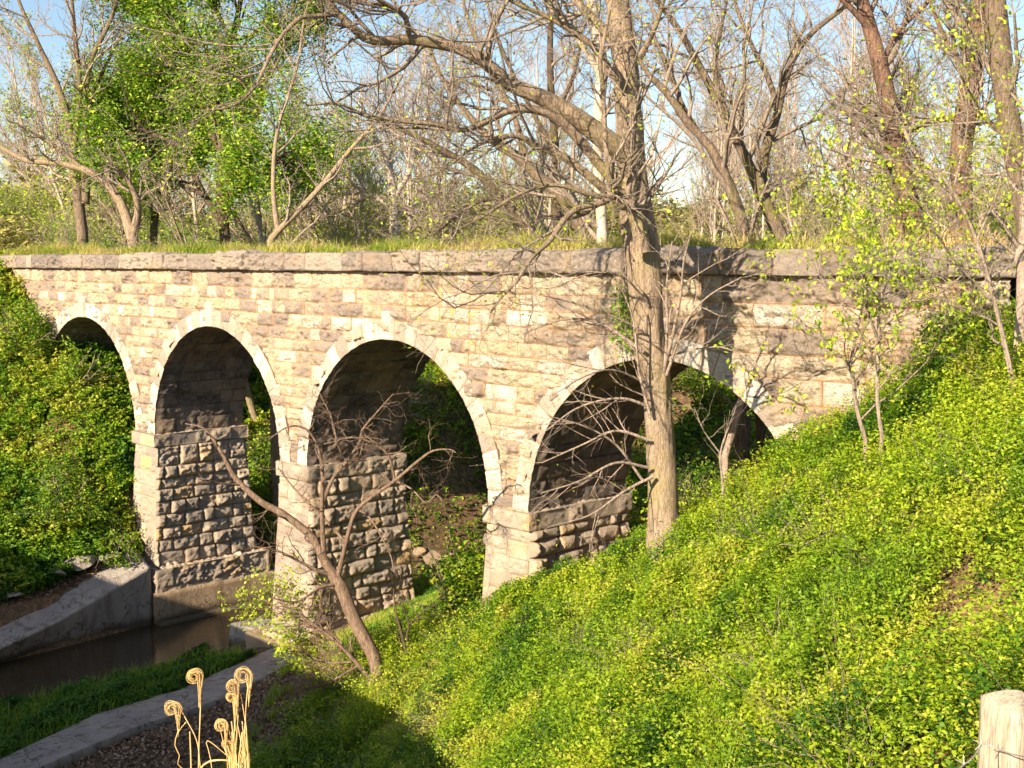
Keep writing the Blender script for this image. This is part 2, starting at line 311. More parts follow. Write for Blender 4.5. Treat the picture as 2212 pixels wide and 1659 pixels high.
mf1 = lambda U, V: masonry(U, V, XL, XR, -5.6, ZT, .30, .34, .95, 11, .06, .05, .02, vedges=VE)
fw = patch(np.arange(XL, XR, .024), np.arange(-5.3, ZT + .001, .024), lambda U, V: V3(U, 0 * U - .0, V), lambda U, V: V3(0 * U, 0 * U - 1, 0 * U), mf, arch_mask(.12))
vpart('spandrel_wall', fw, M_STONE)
bw = patch(np.arange(XL, XR, .08), np.arange(-5.3, ZT + .001, .08), lambda U, V: V3(U, 0 * U + BW, V), lambda U, V: V3(0 * U, 0 * U + 1, 0 * U), lambda U, V: masonry(U, V, XL, XR, -5.6, ZT, .41, .45, 1.1, 12, .03, .02), arch_mask(.2))
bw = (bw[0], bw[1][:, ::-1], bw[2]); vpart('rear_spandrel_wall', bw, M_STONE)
# end abutment faces
def sidewall(x, z0, z1, y0, y1, sg, seed, mat_mas=None, res=.03, bat=0, rough=.05, h=.4):
    ys = np.arange(y0, y1 + .001, res); zs = np.arange(z0, z1 + .001, res)
    mm = lambda U, V: masonry(U, V, y0, y1, z0, z1, h, .4, .95, seed, rough, rough)
    V, F, at = patch(ys, zs, lambda U, V: V3(x + sg * bat * (z1 - V), U, V), lambda U, V: V3(0 * U + sg, 0 * U, 0 * U), mm)
    return V, (F if sg > 0 else F[:, ::-1]), at
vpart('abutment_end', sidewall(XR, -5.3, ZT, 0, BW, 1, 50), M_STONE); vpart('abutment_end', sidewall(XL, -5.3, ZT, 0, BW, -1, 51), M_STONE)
# lower abutment faces either side below springing
for a, b_, sd in ((-10.9, XR, 60), (XL, -40.9, 61)):
    vpart('abutment_face', patch(np.arange(a, b_, .04), np.arange(-8.5, -5.28, .04), lambda U, V: V3(U, 0 * U, V), lambda U, V: V3(0 * U, 0 * U - 1, 0 * U), lambda U, V: masonry(U, V, a, b_, -8.5, -5.2, .42, .5, 1.1, sd, .04, .03)), M_STONE)
    vpart('abutment_face', sidewall(-10.9 if sd == 60 else -40.9, -8.5, ZS, 0, BW, -1 if sd == 60 else 1, sd + 5), M_STONE)
# arch rings, keystones, barrels
for ai, (cx, r) in enumerate(ARC):
    rng = np.random.default_rng(70 + ai); nv = 29; ed = np.linspace(0, pi, nv + 1); ed[1:-1] += rng.uniform(-.012, .012, nv - 1)
    kc = nv // 2; th = np.arange(0, pi + .0001, .007); rr = np.arange(0, .5001, .024); TT, RR = np.meshgrid(th, rr, indexing='ij')
    k = np.clip(np.searchsorted(ed, TT) - 1, 0, nv - 1)
    rt = .46 + rng.uniform(-.02, .03, nv + 0); thick = rt[k]
    arc = (r + RR) * np.minimum(TT - ed[k], ed[k + 1] - TT); edg = np.minimum(arc, np.minimum(RR + .03, thick - RR + .02))
    prof = 1 - np.exp(-np.maximum(edg, 0) / .03); ti = rng.random(nv)[k]; of = rng.uniform(.6, 1.4, nv)[k]
    hh = .035 + .04 * prof * of + .03 * prof * fbm(TT * 22, RR * 6, 80 + ai, 4)
    R2 = r + RR / .5 * thick
    V = V3(cx - R2 * np.cos(TT), -hh, ZS + R2 * np.sin(TT)).reshape(-1, 3); F = gridfaces(len(th), len(rr))
    # rim: outer lip back to the wall
    jo = np.clip(1 - (arc - .004) / .016, 0, 1)
    lip = V.reshape(len(th), len(rr), 3)[:, -1]; lip2 = lip.copy(); lip2[:, 1] = .02
    inn = V.reshape(len(th), len(rr), 3)[:, 0]; n0 = len(V)
    VV = np.concatenate([V, lip2]); last = np.arange(len(th)) * len(rr) + len(rr) - 1
    i = np.arange(len(th) - 1); F2 = np.stack([last[i], last[i + 1], n0 + i + 1, n0 + i], 1)
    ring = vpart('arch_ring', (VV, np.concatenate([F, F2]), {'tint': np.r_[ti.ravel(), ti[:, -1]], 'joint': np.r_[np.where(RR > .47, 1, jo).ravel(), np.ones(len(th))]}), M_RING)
    # keystone
    a0, a1 = ed[kc], ed[kc + 1]; ks = []
    tg = np.linspace(a0, a1, 12); rg_ = np.linspace(-.03, .66, 24); TG, RG = np.meshgrid(tg, rg_, indexing='ij')
    e2 = np.minimum((r + RG) * np.minimum(TG - a0, a1 - TG), np.minimum(RG + .03, .66 - RG)); pr = np.where(e2 > 1e-4, 1, 0)
    hk = np.where(pr > 0, .115 + .02 * fbm(TG * 40, RG * 9, 90 + ai, 3), -.02)
    Vk = V3(cx - (r + RG) * np.cos(TG), -hk, ZS + (r + RG) * np.sin(TG)).reshape(-1, 3)
    vpart('keystone', (Vk, gridfaces(12, 24), {'tint': np.full(len(Vk), .55 + .1 * ai), 'joint': np.zeros(len(Vk))}), M_RING, ring)
    # barrel vault
    ths = np.arange(0, pi + .001, .0115); ys = np.arange(-.04, BW + .03, .035)
    def bpos(U, V): return V3(cx - r * np.cos(U / r), V, ZS + r * np.sin(U / r))
    def bnor(U, V): return V3(np.cos(U / r), 0 * V, -np.sin(U / r))
    bm = lambda U, V: (lambda q: (q[0] * (np.clip(V, 0, .15) / .15), q[1], q[2]))(masonry(V, U, 0, BW, 0, pi * r, .37, .5, 1.2, 100 + ai, .03, .012, .012))
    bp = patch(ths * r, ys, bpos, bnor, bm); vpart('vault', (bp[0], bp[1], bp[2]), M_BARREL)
# piers
def pier(xa, xb, zb, seed, foot=0):
    zt = ZS - .36; bat = .045; rz = .028
    cxp, wd = (xa + xb) / 2, (xb - xa) / 2
    parts = []
    for sg, res in ((1, .028), (-1, .05)):   # long inner faces
        yy = np.arange(-.0, 1.0001, res / 3.1)
        zs = np.arange(zb, zt + .001, res)
        mm = lambda U, V: (lambda q: (q[0] * np.clip(np.minimum(U, 1 - U) / .02, 0, 1), q[1], q[2]))(masonry(U * BW, V, 0, BW, zb, zt, .36, .38, .8, seed + sg, .042, .10, .035))
        V, F, at = patch(yy, zs, lambda U, V: V3(cxp + sg * (wd + .03 + bat * (zt - V)), -(.04 + .06 * (zt - V)) + U * (BW + .08 + .12 * (zt - V)), V), lambda U, V: V3(0 * U + sg, 0 * U, 0 * U), mm)
        parts.append((V, F if sg > 0 else F[:, ::-1], at))
    for sg, res in ((-1, .026), (1, .06)):   # front and rear faces
        uu = np.linspace(0, 1, int(1.3 / res)); zs = np.arange(zb, zt + .001, res)
        mm = lambda U, V: (lambda q: (q[0] * np.clip(np.minimum(U, 1 - U) / .04, 0, 1), q[1], q[2]))(masonry(U * 1.3, V, 0, 1.3, zb, zt, .38, .5, .8, seed + 7 + sg, .03, .02))
        y = lambda V: (-(.04 + .06 * (zt - V)) if sg < 0 else BW + .04 + .06 * (zt - V))
        V, F, at = patch(uu, zs, lambda U, V: V3(cxp + (2 * U - 1) * (wd + .03 + bat * (zt - V)), y(V), V), lambda U, V: V3(0 * U, 0 * U + sg, 0 * U), mm)
        parts.append((V, F if sg < 0 else F[:, ::-1], at))
    pr = vpart('pier', cat(parts), M_PIER)
    blocks(pr, 'impost', cxp - wd - .09, cxp + wd + .09, -.13, BW + .12, zt, ZS, seed + 30)
    if foot: blocks(pr, 'footing', cxp - wd - .35, cxp + wd + foot, -.42, BW + .5, zb - 1.9, zb + .02, seed + 31, .05)
def blocks(parent, name, x0, x1, y0, y1, z0, z1, seed, rough=.025, mat=None, root=via):
    """a row of rough stones as one solid course"""
    parts = []; h = z1 - z0; r_ = .03
    def face(ulo, uhi, vlo, vhi, pos, nor, flip):
        us = np.linspace(ulo, uhi, max(3, int((uhi - ulo) / r_) + 1)); vs = np.linspace(vlo, vhi, max(3, int((vhi - vlo) / r_) + 1))
        def mm(U, V):
            q = masonry(U, V, ulo, uhi, vlo, vhi, min(.5, vhi - vlo) if vhi - vlo < .6 else .45, .6, 1.2, seed, rough, .01)
            e = np.minimum(np.minimum(U - ulo, uhi - U), np.minimum(V - vlo, vhi - V)); return q[0] * np.clip(e / .03, 0, 1), q[1], q[2]
        V, F, at = patch(us, vs, pos, nor, mm); parts.append((V, F[:, ::-1] if flip else F, at))
    face(x0, x1, z0, z1, lambda U, V: V3(U, 0 * U + y0, V), lambda U, V: V3(0 * U, 0 * U - 1, 0 * U), False)
    face(x0, x1, z0, z1, lambda U, V: V3(U, 0 * U + y1, V), lambda U, V: V3(0 * U, 0 * U + 1, 0 * U), True)
    face(y0, y1, z0, z1, lambda U, V: V3(0 * U + x1, U, V), lambda U, V: V3(0 * U + 1, 0 * U, 0 * U), False)
    face(y0, y1, z0, z1, lambda U, V: V3(0 * U + x0, U, V), lambda U, V: V3(0 * U - 1, 0 * U, 0 * U), True)
    face(x0, x1, y0, y1, lambda U, V: V3(U, V, 0 * U + z1), lambda U, V: V3(0 * U, 0 * U, 0 * U + 1), False)
    face(x0, x1, y0, y1, lambda U, V: V3(U, V, 0 * U + z0), lambda U, V: V3(0 * U, 0 * U, 0 * U - 1), True)
    return vpart(name, cat(parts), mat or M_PIER, parent, root)
pier(-34.3, -33.1, -9.15, 200, .55); pier(-26.5, -25.3, -9.6, 230, .3); pier(-18.7, -17.5, -8.4, 260, .12)
# coping front, top, underside, back
def coping():
    parts = []
    mm = lambda U, V: (lambda q: (q[0] * np.clip(np.minimum(V - ZT, -V) / .025, 0, 1), q[1], q[2]))(masonry(U, V, XL - .5, XR + .15, ZT, 0, .42, .75, 1.6, 301, .06, .045, .026, np.array([ZT - .03, .03])))
    parts.append(patch(np.arange(XL - .1, XR + .1, .024), np.arange(ZT, .001, .021), lambda U, V: V3(U, 0 * U - .20, V), lambda U, V: V3(0 * U, 0 * U - 1, 0 * U), mm))
    m2 = lambda U, V: (lambda q: (q[0] * np.clip(np.minimum(V + .16, .5 - V) / .03, 0, 1), q[1], q[2]))(masonry(U, V, XL - .5, XR + .15, -.16, .5, .66, .75, 1.6, 301, .03, .02, .014, np.array([-.2, .52])))
    parts.append(patch(np.arange(XL - .1, XR + .1, .05), np.linspace(-.16, .5, 14), lambda U, V: V3(U, V, 0 * U), lambda U, V: V3(0 * U, 0 * U, 0 * U + 1), m2))
    for (a, b_) in (((-.16, ZT), (.5, ZT)), ((.5, ZT), (.5, 0))):
        xs = np.array([XL - .1, XR + .1]); V = np.array([[x, *p] for x in xs for p in (a, b_)]); parts.append((V, np.array([[0, 1, 3, 2]]), {'tint': np.full(4, .4), 'joint': np.zeros(4)}))
    for x in (XL - .1, XR + .076):
        V = np.array([[x, -.16, ZT], [x, .5, ZT], [x, .5, 0], [x, -.16, 0]]); parts.append((V, np.array([[0, 1, 2, 3]]), {'tint': np.full(4, .4), 'joint': np.zeros(4)}))
    return cat(parts)
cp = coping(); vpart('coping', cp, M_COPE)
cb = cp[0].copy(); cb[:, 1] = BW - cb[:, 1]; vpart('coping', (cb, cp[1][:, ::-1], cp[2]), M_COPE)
dk = patch(np.arange(XL - .6, XR + .8, .2), np.linspace(.45, BW - .45, 12), lambda U, V: V3(U, V, 0 * U - .05), lambda U, V: V3(0 * U, 0 * U, 0 * U + 1), lambda U, V: (.12 * fbm(U, V, 8, 3) + .03, U * 0, U * 0))
vpart('deck_fill', (dk[0], dk[1], {}), mg)

# ------------------------------------------------------------------ concrete works
def prism(name, base, mat, label=None, cat_=None, res=.12, rough=.015):
    """quad lofts: base = list of cross-sections, each a list of (x,y,z) of equal length, closed ring, ends capped"""
    S = np.array(base, float); n, k, _ = S.shape
    # resample along the length
    L = np.linalg.norm(S[1:] - S[:-1], axis=2).mean(1); seg = []
    for i in range(n - 1):
        m = max(1, int(L[i] / res)); tt = np.arange(m) / m
        seg.append(S[i] + (S[i + 1] - S[i]) * tt[:, None, None])
    seg.append(S[-1:]); S = np.concatenate(seg)
    rs = []
    for j in range(k):
        a, b_ = S[:, j], S[:, (j + 1) % k]; m = max(1, int(np.linalg.norm(a - b_, axis=1).max() / res))
        for q in range(m): rs.append(a + (b_ - a) * q / m)
    S = np.stack(rs, 1); n, k, _ = S.shape
    V = S.reshape(-1, 3); ctr = V.mean(0)
    V = V + rough * np.stack([fbm(V[:, 1] * 2, V[:, 2] * 2, 3, 3), fbm(V[:, 0] * 2, V[:, 2] * 2, 4, 3), fbm(V[:, 0] * 2, V[:, 1] * 2, 5, 3)], 1)
    i = np.arange(n - 1)[:, None] * k + np.arange(k)[None]; j = np.arange(n - 1)[:, None] * k + (np.arange(k)[None] + 1) % k
    F = np.stack([i.ravel(), j.ravel(), j.ravel() + k, i.ravel() + k], 1)
    cvs = [V[:k].mean(0), V[-k:].mean(0)]; n0 = len(V); V = np.concatenate([V, cvs])
    q = np.arange(0, k); q2 = (q + 1) % k
    caps = np.concatenate([np.stack([q, np.full(k, n0), np.full(k, n0), q2], 1)[:, [0, 1, 3, 3]], np.stack([q + (n - 1) * k, q2 + (n - 1) * k, np.full(k, n0 + 1), np.full(k, n0 + 1)], 1)])
    me_o = mk(name, V, F, mat); me_o.data.validate()
    cp_ = np.concatenate([np.stack([q, q2, np.full(k, n0)], 1), np.stack([q2 + (n - 1) * k, q + (n - 1) * k, np.full(k, n0 + 1)], 1)])
    import bmesh
    bmm = bmesh.new(); bmm.from_mesh(me_o.data); bmm.verts.ensure_lookup_table()
    for f in cp_:
        try: bmm.faces.new([bmm.verts[int(x)] for x in f])
        except ValueError: pass
    bmesh.ops.recalc_face_normals(bmm, faces=bmm.faces); bmm.to_mesh(me_o.data); bmm.free()
    if label: tag(me_o, label, cat_)
    return me_o
# wing wall with sloped paving on top, left bank
prism('wing_wall', [[(-32.62, y, -11.3), (-32.62 + (y + .55) * -.19, y, zt), (-33.9 + (y + .55) * -.10, y, zt + .55 - .05 * y * 0), (-34.2, y, -11.3)]
      for y, zt in ((-.55, -9.0), (-2, -9.45), (-3.6, -9.9), (-5.3, -10.2), (-9, -10.45), (-14, -10.5))], M_CONC, 'grey concrete wing wall with broad sloping top on the left creek bank', 'retaining wall')
prism('channel_wall', [[(-32.45, y, -11.3), (-32.5, y, -9.8), (-33.0, y, -9.8), (-33.0, y, -11.3)] for y in (-.5, 2, 5.2)], M_CONCB, 'brown stained concrete channel wall under the second arch', 'retaining wall')
prism('channel_toe', [[(-32.2, y, -11.3), (-32.2, y, -10.62), (-32.44, y, -10.6), (-32.44, y, -11.3)] for y in (-.5, 2, 5.2)], M_CONCB, 'low concrete toe at the waterline of the channel wall', 'ledge')
prism('concrete_curb', [[(a, y, -11), (a, y, -9.82), (a + w_, y + .25, -9.74), (a + w_, y + .25, -11)] for a, y, w_ in ((-25.95, -.75, 1.25), (-24.85, -3.8, 1.45), (-24.65, -6, 1.5), (-23.6, -8.5, 1.1), (-22.5, -13, 1.2))], M_CONC, 'long flat concrete ledge running diagonally beside the creek grass', 'ledge')
prism('concrete_block', [[(-29.6, y, -11.2), (-29.5, y, -10.15), (-28.2, y, -10.05), (-28.1, y, -11.2)] for y in (.15, 1.2)], M_CONC, 'squat grey concrete block at the waterline by the second pier', 'block', rough=.05)
prism('pier_apron', [[(x0, y, -11.2), (x0, y, -9.72), (-25.0, y, -9.7), (-25.0, y, -11.2)] for x0, y in ((-27.3, -.7), (-27.6, 1), (-27.9, 3.6))], M_CONCB, 'sunlit brown concrete apron around the foot of the second pier', 'footing', rough=.05)
# unseen road bridge behind the camera, its deck added to shade the lower left
rb = empty('unseen_road_bridge', (-20, -22, -10), 'plain concrete road bridge spanning the creek opposite the viaduct', 'road bridge')
def box(x0, x1, y0, y1, z0, z1): return [[(x0, y0, z0), (x0, y0, z1), (x0, y1, z1), (x0, y1, z0)], [(x1, y0, z0), (x1, y0, z1), (x1, y1, z1), (x1, y1, z0)]]
for nm, bx in (('deck', box(-48, -3.2, -27, -17.9, -2.4, -1.62)), ('abutment', box(-48, -40, -26, -18.5, -9, -2.3)), ('abutment', box(-9, -3.2, -26, -18.5, -11, -2.3))):
    o = prism(nm, bx, M_CONC, res=1.5); o.parent = rb; o.location = (20, 22, 10)

# ------------------------------------------------------------------ rocks
def ghit(X, Y):
    d = np.arange(3, 60, .05); p = CAM + d[:, None] * (Fv + (X - 1106) / FD * Rv - (Y - 829.5) / FD * Uv); k = np.argmax(p[:, 2] < ground_z(p[:, 0], p[:, 1])); return p[k]
def rock(loc, size, seed, mat, label, grp=None, catg='rock'):
    rng = np.random.default_rng(seed); import bmesh
    bmm = bmesh.new(); bmesh.ops.create_icosphere(bmm, subdivisions=3, radius=1)
    V = np.array([v.co[:] for v in bmm.verts]); ax = nrm(rng.normal(size=(9, 3)))
    for a in ax: dd = V @ a; lim = rng.uniform(.45, .75); V = V - np.maximum(dd - lim, 0)[:, None] * a
    V += .06 * np.stack([fbm(V[:, 1] * 2 + seed, V[:, 2] * 2, seed, 3)] * 3, 1); V *= size
    for v, c_ in zip(bmm.verts, V): v.co = c_
    me = bpy.data.meshes.new('rock'); bmm.to_mesh(me); bmm.free(); me.materials.append(mat)
    a = me.attributes.new('tint', 'FLOAT', 'POINT'); a.data.foreach_set('value', np.full(len(V), rng.random(), np.float32))
    o = bpy.data.objects.new('rock', me); C.objects.link(o); o.location = loc; o.rotation_euler = (0, 0, rng.uniform(0, 6)); tag(o, label, catg, grp); return o
rng = np.random.default_rng(9)
for i in range(11):
    q = onY(rng.uniform(905, 1000), 1195, rng.uniform(8, 10.5)); x, y = q[0], q[1]
    rock((x, y, -10.6 + rng.uniform(0, .12)), rng.uniform(.2, .5) * np.array([1, .8, .5]), 400 + i, M_CONCB, 'tan rock in the shallow creek seen through the third arch', 'creek rocks behind the third arch')
for i, (X, Y, s) in enumerate(((50, 1262, .5), (115, 1245, .55), (175, 1225, .75), (232, 1212, .5), (20, 1292, .45))):
    q = ghit(X, Y); gz = float(ground_z(q[0], q[1]))
    rock((q[0], q[1], gz + .1), np.array([s, s * .7, s * .35]), 430 + i, M_CONC, ['flat broken slab furthest left above the wing wall', 'mid-sized broken slab left of the largest slab', 'largest pale broken slab above the wing wall', 'broken slab right of the largest pale slab', 'small low slab on the rubble beside the wing wall'][i], catg='rubble slab')

# ------------------------------------------------------------------ branches and leaves
def tubes(Pp, Rr, sides=5, rn=0., seed=0):
    B, Nn, _ = Pp.shape; T = nrm(np.gradient(Pp, axis=1)); ref = np.zeros((B, 1, 3)); mt = np.abs(T.mean(1)); ref[np.arange(B), 0, mt.argmin(1)] = 1
    A = nrm(np.cross(T, np.broadcast_to(ref, T.shape))); Bn = np.cross(T, A)
    an = np.arange(sides) / sides * 2 * pi; ca, sa = np.cos(an), np.sin(an)
    R_ = Rr[..., None] * np.ones(sides)
    if rn: 
        L = np.cumsum(np.r_[0, np.linalg.norm(Pp[0, 1:] - Pp[0, :-1], axis=1)])
        R_ = R_ * (1 + rn * fbm(np.broadcast_to(ca * 2.5 + 20, R_.shape), L[None, :, None] * 2.2 + sa * 2.5, seed, 3) + rn * .6 * fbm(np.broadcast_to(an / (2 * pi) * 16, R_.shape), L[None, :, None] * .9 + 0 * an, seed + 5, 2))
    V = Pp[:, :, None] + R_[..., None] * (A[:, :, None] * ca[:, None] + Bn[:, :, None] * sa[:, None])
    i = (np.arange(B)[:, None, None] * Nn + np.arange(Nn - 1)[None, :, None]) * sides + np.arange(sides)
    j = (np.arange(B)[:, None, None] * Nn + np.arange(Nn - 1)[None, :, None]) * sides + (np.arange(sides) + 1) % sides
    F = np.stack([i.ravel(), j.ravel(), j.ravel() + sides, i.ravel() + sides], 1)
    return V.reshape(-1, 3), F
def resample(pts, rad_, step):
    """smooth polyline (Catmull-Rom) -> (1,N,3),(1,N)"""
    p = np.array(pts, float); r = np.array(rad_, float); q = np.concatenate([[2 * p[0] - p[1]], p, [2 * p[-1] - p[-2]]]); o, ro = [], []
    for i in range(len(p) - 1):
        m = max(2, int(np.linalg.norm(p[i + 1] - p[i]) / step)); t_ = (np.arange(m) / m)[:, None]
        a, b_, c_, d_ = q[i:i + 4]; o.append(.5 * (2 * b_ + (c_ - a) * t_ + (2 * a - 5 * b_ + 4 * c_ - d_) * t_ ** 2 + (3 * b_ - a - 3 * c_ + d_) * t_ ** 3)); ro.append(r[i] + (r[i + 1] - r[i]) * t_[:, 0])
    o.append(p[-1:]); ro.append(r[-1:]); return np.concatenate(o)[None], np.concatenate(ro)[None]
def fixn(Pp, Rr, n):
    t_ = np.linspace(0, Pp.shape[1] - 1, n); i = np.minimum(t_.astype(int), Pp.shape[1] - 2); f = (t_ - i)
    return Pp[:, i] * (1 - f)[:, None] + Pp[:, i + 1] * f[:, None], Rr[:, i] * (1 - f) + Rr[:, i + 1] * f
def grow(Pp, Rr, n, rng, t0=.2, t1=1., ang=(35, 65), lf=.5, npt=6, wob=.25, up=.05, rf=.55, rmin=.004, lens=None, tip=.35, bias=None, zlim=None):
    B, Nn, _ = Pp.shape; b_ = np.repeat(np.arange(B), n); k = np.tile(np.arange(n), B)
    t_ = t0 + (t1 - t0) * (k + rng.random(B * n)) / n; u = t_ * (Nn - 1); i = np.minimum(u.astype(int), Nn - 2); f = (u - i)[:, None]
    base = Pp[b_, i] * (1 - f) + Pp[b_, i + 1] * f; T = nrm(Pp[b_, i + 1] - Pp[b_, i]); r0 = Rr[b_, i] * (1 - f[:, 0]) + Rr[b_, i + 1] * f[:, 0]
    rv = rng.normal(size=T.shape)
    if bias is not None: rv = rv + np.array(bias)
    pr = nrm(rv - (rv * T).sum(1, keepdims=True) * T); a = np.radians(rng.uniform(*ang, len(b_)))[:, None]; d = np.cos(a) * T + np.sin(a) * pr
    PL = np.linalg.norm(Pp[:, 1:] - Pp[:, :-1], axis=2).sum(1)
    L = (PL[b_] * lf * (1.15 - .6 * t_) if lens is None else rng.uniform(*lens, len(b_))) * rng.uniform(.6, 1.25, len(b_))
    out = np.empty((len(b_), npt, 3)); out[:, 0] = base; st = (L / (npt - 1))[:, None]
    for q in range(1, npt):
        d = nrm(d + wob * rng.normal(size=d.shape) + np.array([0, 0, up])); out[:, q] = out[:, q - 1] + d * st
    rb_ = np.maximum(np.minimum(r0 * rf, L * .03 + rmin), rmin); R_ = rb_[:, None] * np.linspace(1, tip, npt)
    return out, np.maximum(R_, rmin * .6)
def leaves(pos, size, rng, tint=None, up=.5, asp=.55, jit=.35, droop=0.):
    n = len(pos); d = rng.normal(size=(n, 3)); d[:, 2] = d[:, 2] * .5 - droop; d = nrm(d); nn_ = rng.normal(size=(n, 3)); nn_[:, 2] = np.abs(nn_[:, 2]) + up; s_ = nrm(np.cross(d, nn_))
    sz = size * rng.uniform(1 - jit, 1 + jit, n)[:, None] if np.isscalar(size) else (size * rng.uniform(1 - jit, 1 + jit, n))[:, None]
    n2 = nrm(np.cross(s_, d)); V = np.stack([pos - d * sz * .5, pos + s_ * sz * asp * .5 + n2 * sz * .08, pos + d * sz * .5, pos - s_ * sz * asp * .5 + n2 * sz * .08], 1).reshape(-1, 3)
    F = np.arange(4 * n).reshape(n, 4); ti = rng.random(n) if tint is None else tint
    return V, F, {'tint': np.repeat(ti, 4)}
def tips(Pp, rng, k, sig):
    """k leaf positions near the outer half of every twig"""
    B, Nn, _ = Pp.shape; i = rng.integers(Nn // 2, Nn, (B, k)); p = Pp[np.arange(B)[:, None], i].reshape(-1, 3)
    return p + rng.normal(size=p.shape) * sig
def make_tree(name, label, catg, group, loc, stems, mat, rng, lv, leaf=None, leafmat=None, sides=10, limbname='limb', rn=.08, twigmat=None, bare=False):
    """stems: list of (P,R) arrays, the first is the trunk. lv: growth levels. leaf: (count per twig, size, sigma)"""
    root = empty(name, loc, label, catg, group); L0 = np.array(loc, float)
    for i, (p, r) in enumerate(stems):
        V, F = tubes(p, r, sides if i == 0 else max(6, sides - 3), rn, i + 3); mk('trunk' if i == 0 else limbname, V - L0, F, mat, root, True)
    lv_in = [(fixn(p, r, 24)) for p, r in (stems[1:] if bare else stems)]; cur = (np.concatenate([a for a, _ in lv_in]), np.concatenate([b_ for _, b_ in lv_in]))
    parts = []; allt = []
    for li, kw in enumerate(lv):
        nx = grow(*cur, rng=rng, **kw)
        parts.append(tubes(nx[0], nx[1], 5 if li == 0 else (4 if li == 1 else 3))); cur = nx; allt.append(nx[0])
    V, F, _ = cat(parts); mk('crown', V - L0, F, twigmat or mat, root)
    if leaf:
        pp = tips(cur[0], rng, leaf[0], leaf[2])
        if len(leaf) > 3:
            sel = vnoise(pp[:, 0] * leaf[3] + 50, pp[:, 2] * leaf[3] + pp[:, 1] * .7 + 50, 77) > leaf[4]; pp = pp[sel]
        V, F, at = leaves(pp, leaf[1], rng, droop=leaf[5] if len(leaf) > 5 else 0); mk('foliage', V - L0, F, leafmat, root, attr=at)
    return root
def px_stem(pts, d0, d1=None, step=.25):
    """polyline given as (photo X, photo Y, half width in photo px) at a real distance that may change along it"""
    d1 = d0 if d1 is None else d1; n = len(pts); ds = np.linspace(d0, d1, n)
    return resample([P(x, y, d) for (x, y, r), d in zip(pts, ds)], [r * d / FD for (x, y, r), d in zip(pts, ds)], step)
def base_of(st): return tuple(st[0][0, 0])
def rooted(pts, d, step=.25):
    """as px_stem, with the foot carried down to the ground below"""
    p, r = px_stem(pts, d, None, step); b_ = p[0, 0]; z = float(ground_z(b_[0], b_[1]))
    if b_[2] > z: 
        m = max(2, int((b_[2] - z + .2) / .4)); ext = np.linspace(0, 1, m, endpoint=False)[:, None]; foot = np.array([b_[0], b_[1], z - .2]); pe = foot + (b_ - foot) * ext
        p = np.concatenate([pe, p[0]])[None]; r = np.concatenate([np.linspace(r[0, 0] * 1.25, r[0, 0], m), r[0]])[None]
    return p, r

# ------------------------------------------------------------------ the big foreground tree
rng = np.random.default_rng(21)
DT = 19.2
trunk = rooted([(1437, 1165, 38), (1434, 1120, 33), (1427, 984, 30), (1416, 803, 32), (1404, 735, 33), (1394, 622, 35), (1388, 554, 37), (1382, 500, 37), (1374, 440, 35), (1366, 377, 32), (1363, 325, 30), (1359, 256, 29), (1352, 150, 28), (1340, 60, 26), (1325, -60, 24), (1310, -220, 20), (1300, -420, 14), (1290, -640, 6)], DT, .12)
limbs = [
 px_stem([(1372, 350, 22), (1325, 315, 25), (1272, 274, 22), (1207, 232, 19), (1158, 205, 17), (1101, 182, 15), (1044, 133, 13), (987, 103, 13), (930, 92, 12), (876, 85, 11), (830, 88, 10), (789, 82, 10), (740, 38, 8), (713, 8, 7), (690, -40, 6)], DT, 17.2, .12),
 px_stem([(884, 84, 7), (876, 38, 6), (846, 15, 5), (808, -6, 4)], 17.9, 17.2, .12),
 px_stem([(730, 30, 5), (701, 34, 5), (663, 36, 5), (640, 45, 4.5), (600, 90, 4), (560, 170, 3.5), (540, 200, 3), (500, 230, 2.5), (430, 240, 1.6)], 17.2, 15.8, .12),
 px_stem([(1345, 400, 13), (1317, 380, 12), (1245, 296, 11), (1188, 247, 10), (1112, 236, 8), (1043, 266, 7), (998, 281, 6), (940, 268, 6), (876, 262, 5), (793, 251, 4), (732, 224, 3), (663, 228, 2)], DT, 17.0, .12),
 px_stem([(1350, 440, 12), (1306, 410, 10), (1272, 380, 9), (1215, 338, 8), (1158, 315, 7), (1120, 293, 6), (1070, 300, 5), (1020, 320, 3.5), (950, 370, 2.5), (880, 390, 1.6)], 19.0, 17.6, .12),
 px_stem([(1388, 545, 18), (1380, 490, 17), (1362, 445, 15), (1340, 418, 13), (1322, 412, 10), (1312, 420, 7)], 18.7, 18.4, .08),
 px_stem([(1318, 425, 6), (1312, 360, 5.5), (1305, 250, 5), (1300, 170, 5), (1296, 130, 4.5), (1310, 60, 3.5), (1325, -20, 2.5)], 18.4, 17.8, .1),
 px_stem([(1318, 425, 9), (1302, 437, 7), (1250, 450, 6), (1218, 475, 6), (1188, 520, 5.5), (1160, 545, 5), (1139, 570, 4.5), (1116, 608, 4), (1085, 640, 3), (1060, 675, 2.2)], 18.4, 17.0, .1),
 px_stem([(1380, 130, 7), (1415, 60, 5), (1440, -20, 4), (1470, -100, 3)], DT, 18.2, .12),
 px_stem([(1345, 120, 14), (1300, 60, 10), (1262, 20, 9), (1200, -40, 6), (1130, -90, 4)], DT, 20.5, .12),
 px_stem([(1335, 180, 10), (1290, 110, 7), (1240, 70, 7), (1180, 35, 5.5), (1120, 10, 4), (1060, -20, 3)], 18.8, 18.0, .12),
 px_stem([(1318, 430, 6), (1270, 420, 5), (1200, 400, 4), (1120, 420, 3.2), (1040, 470, 2.5), (980, 500, 1.6)], 18.4, 17.0, .12),
]
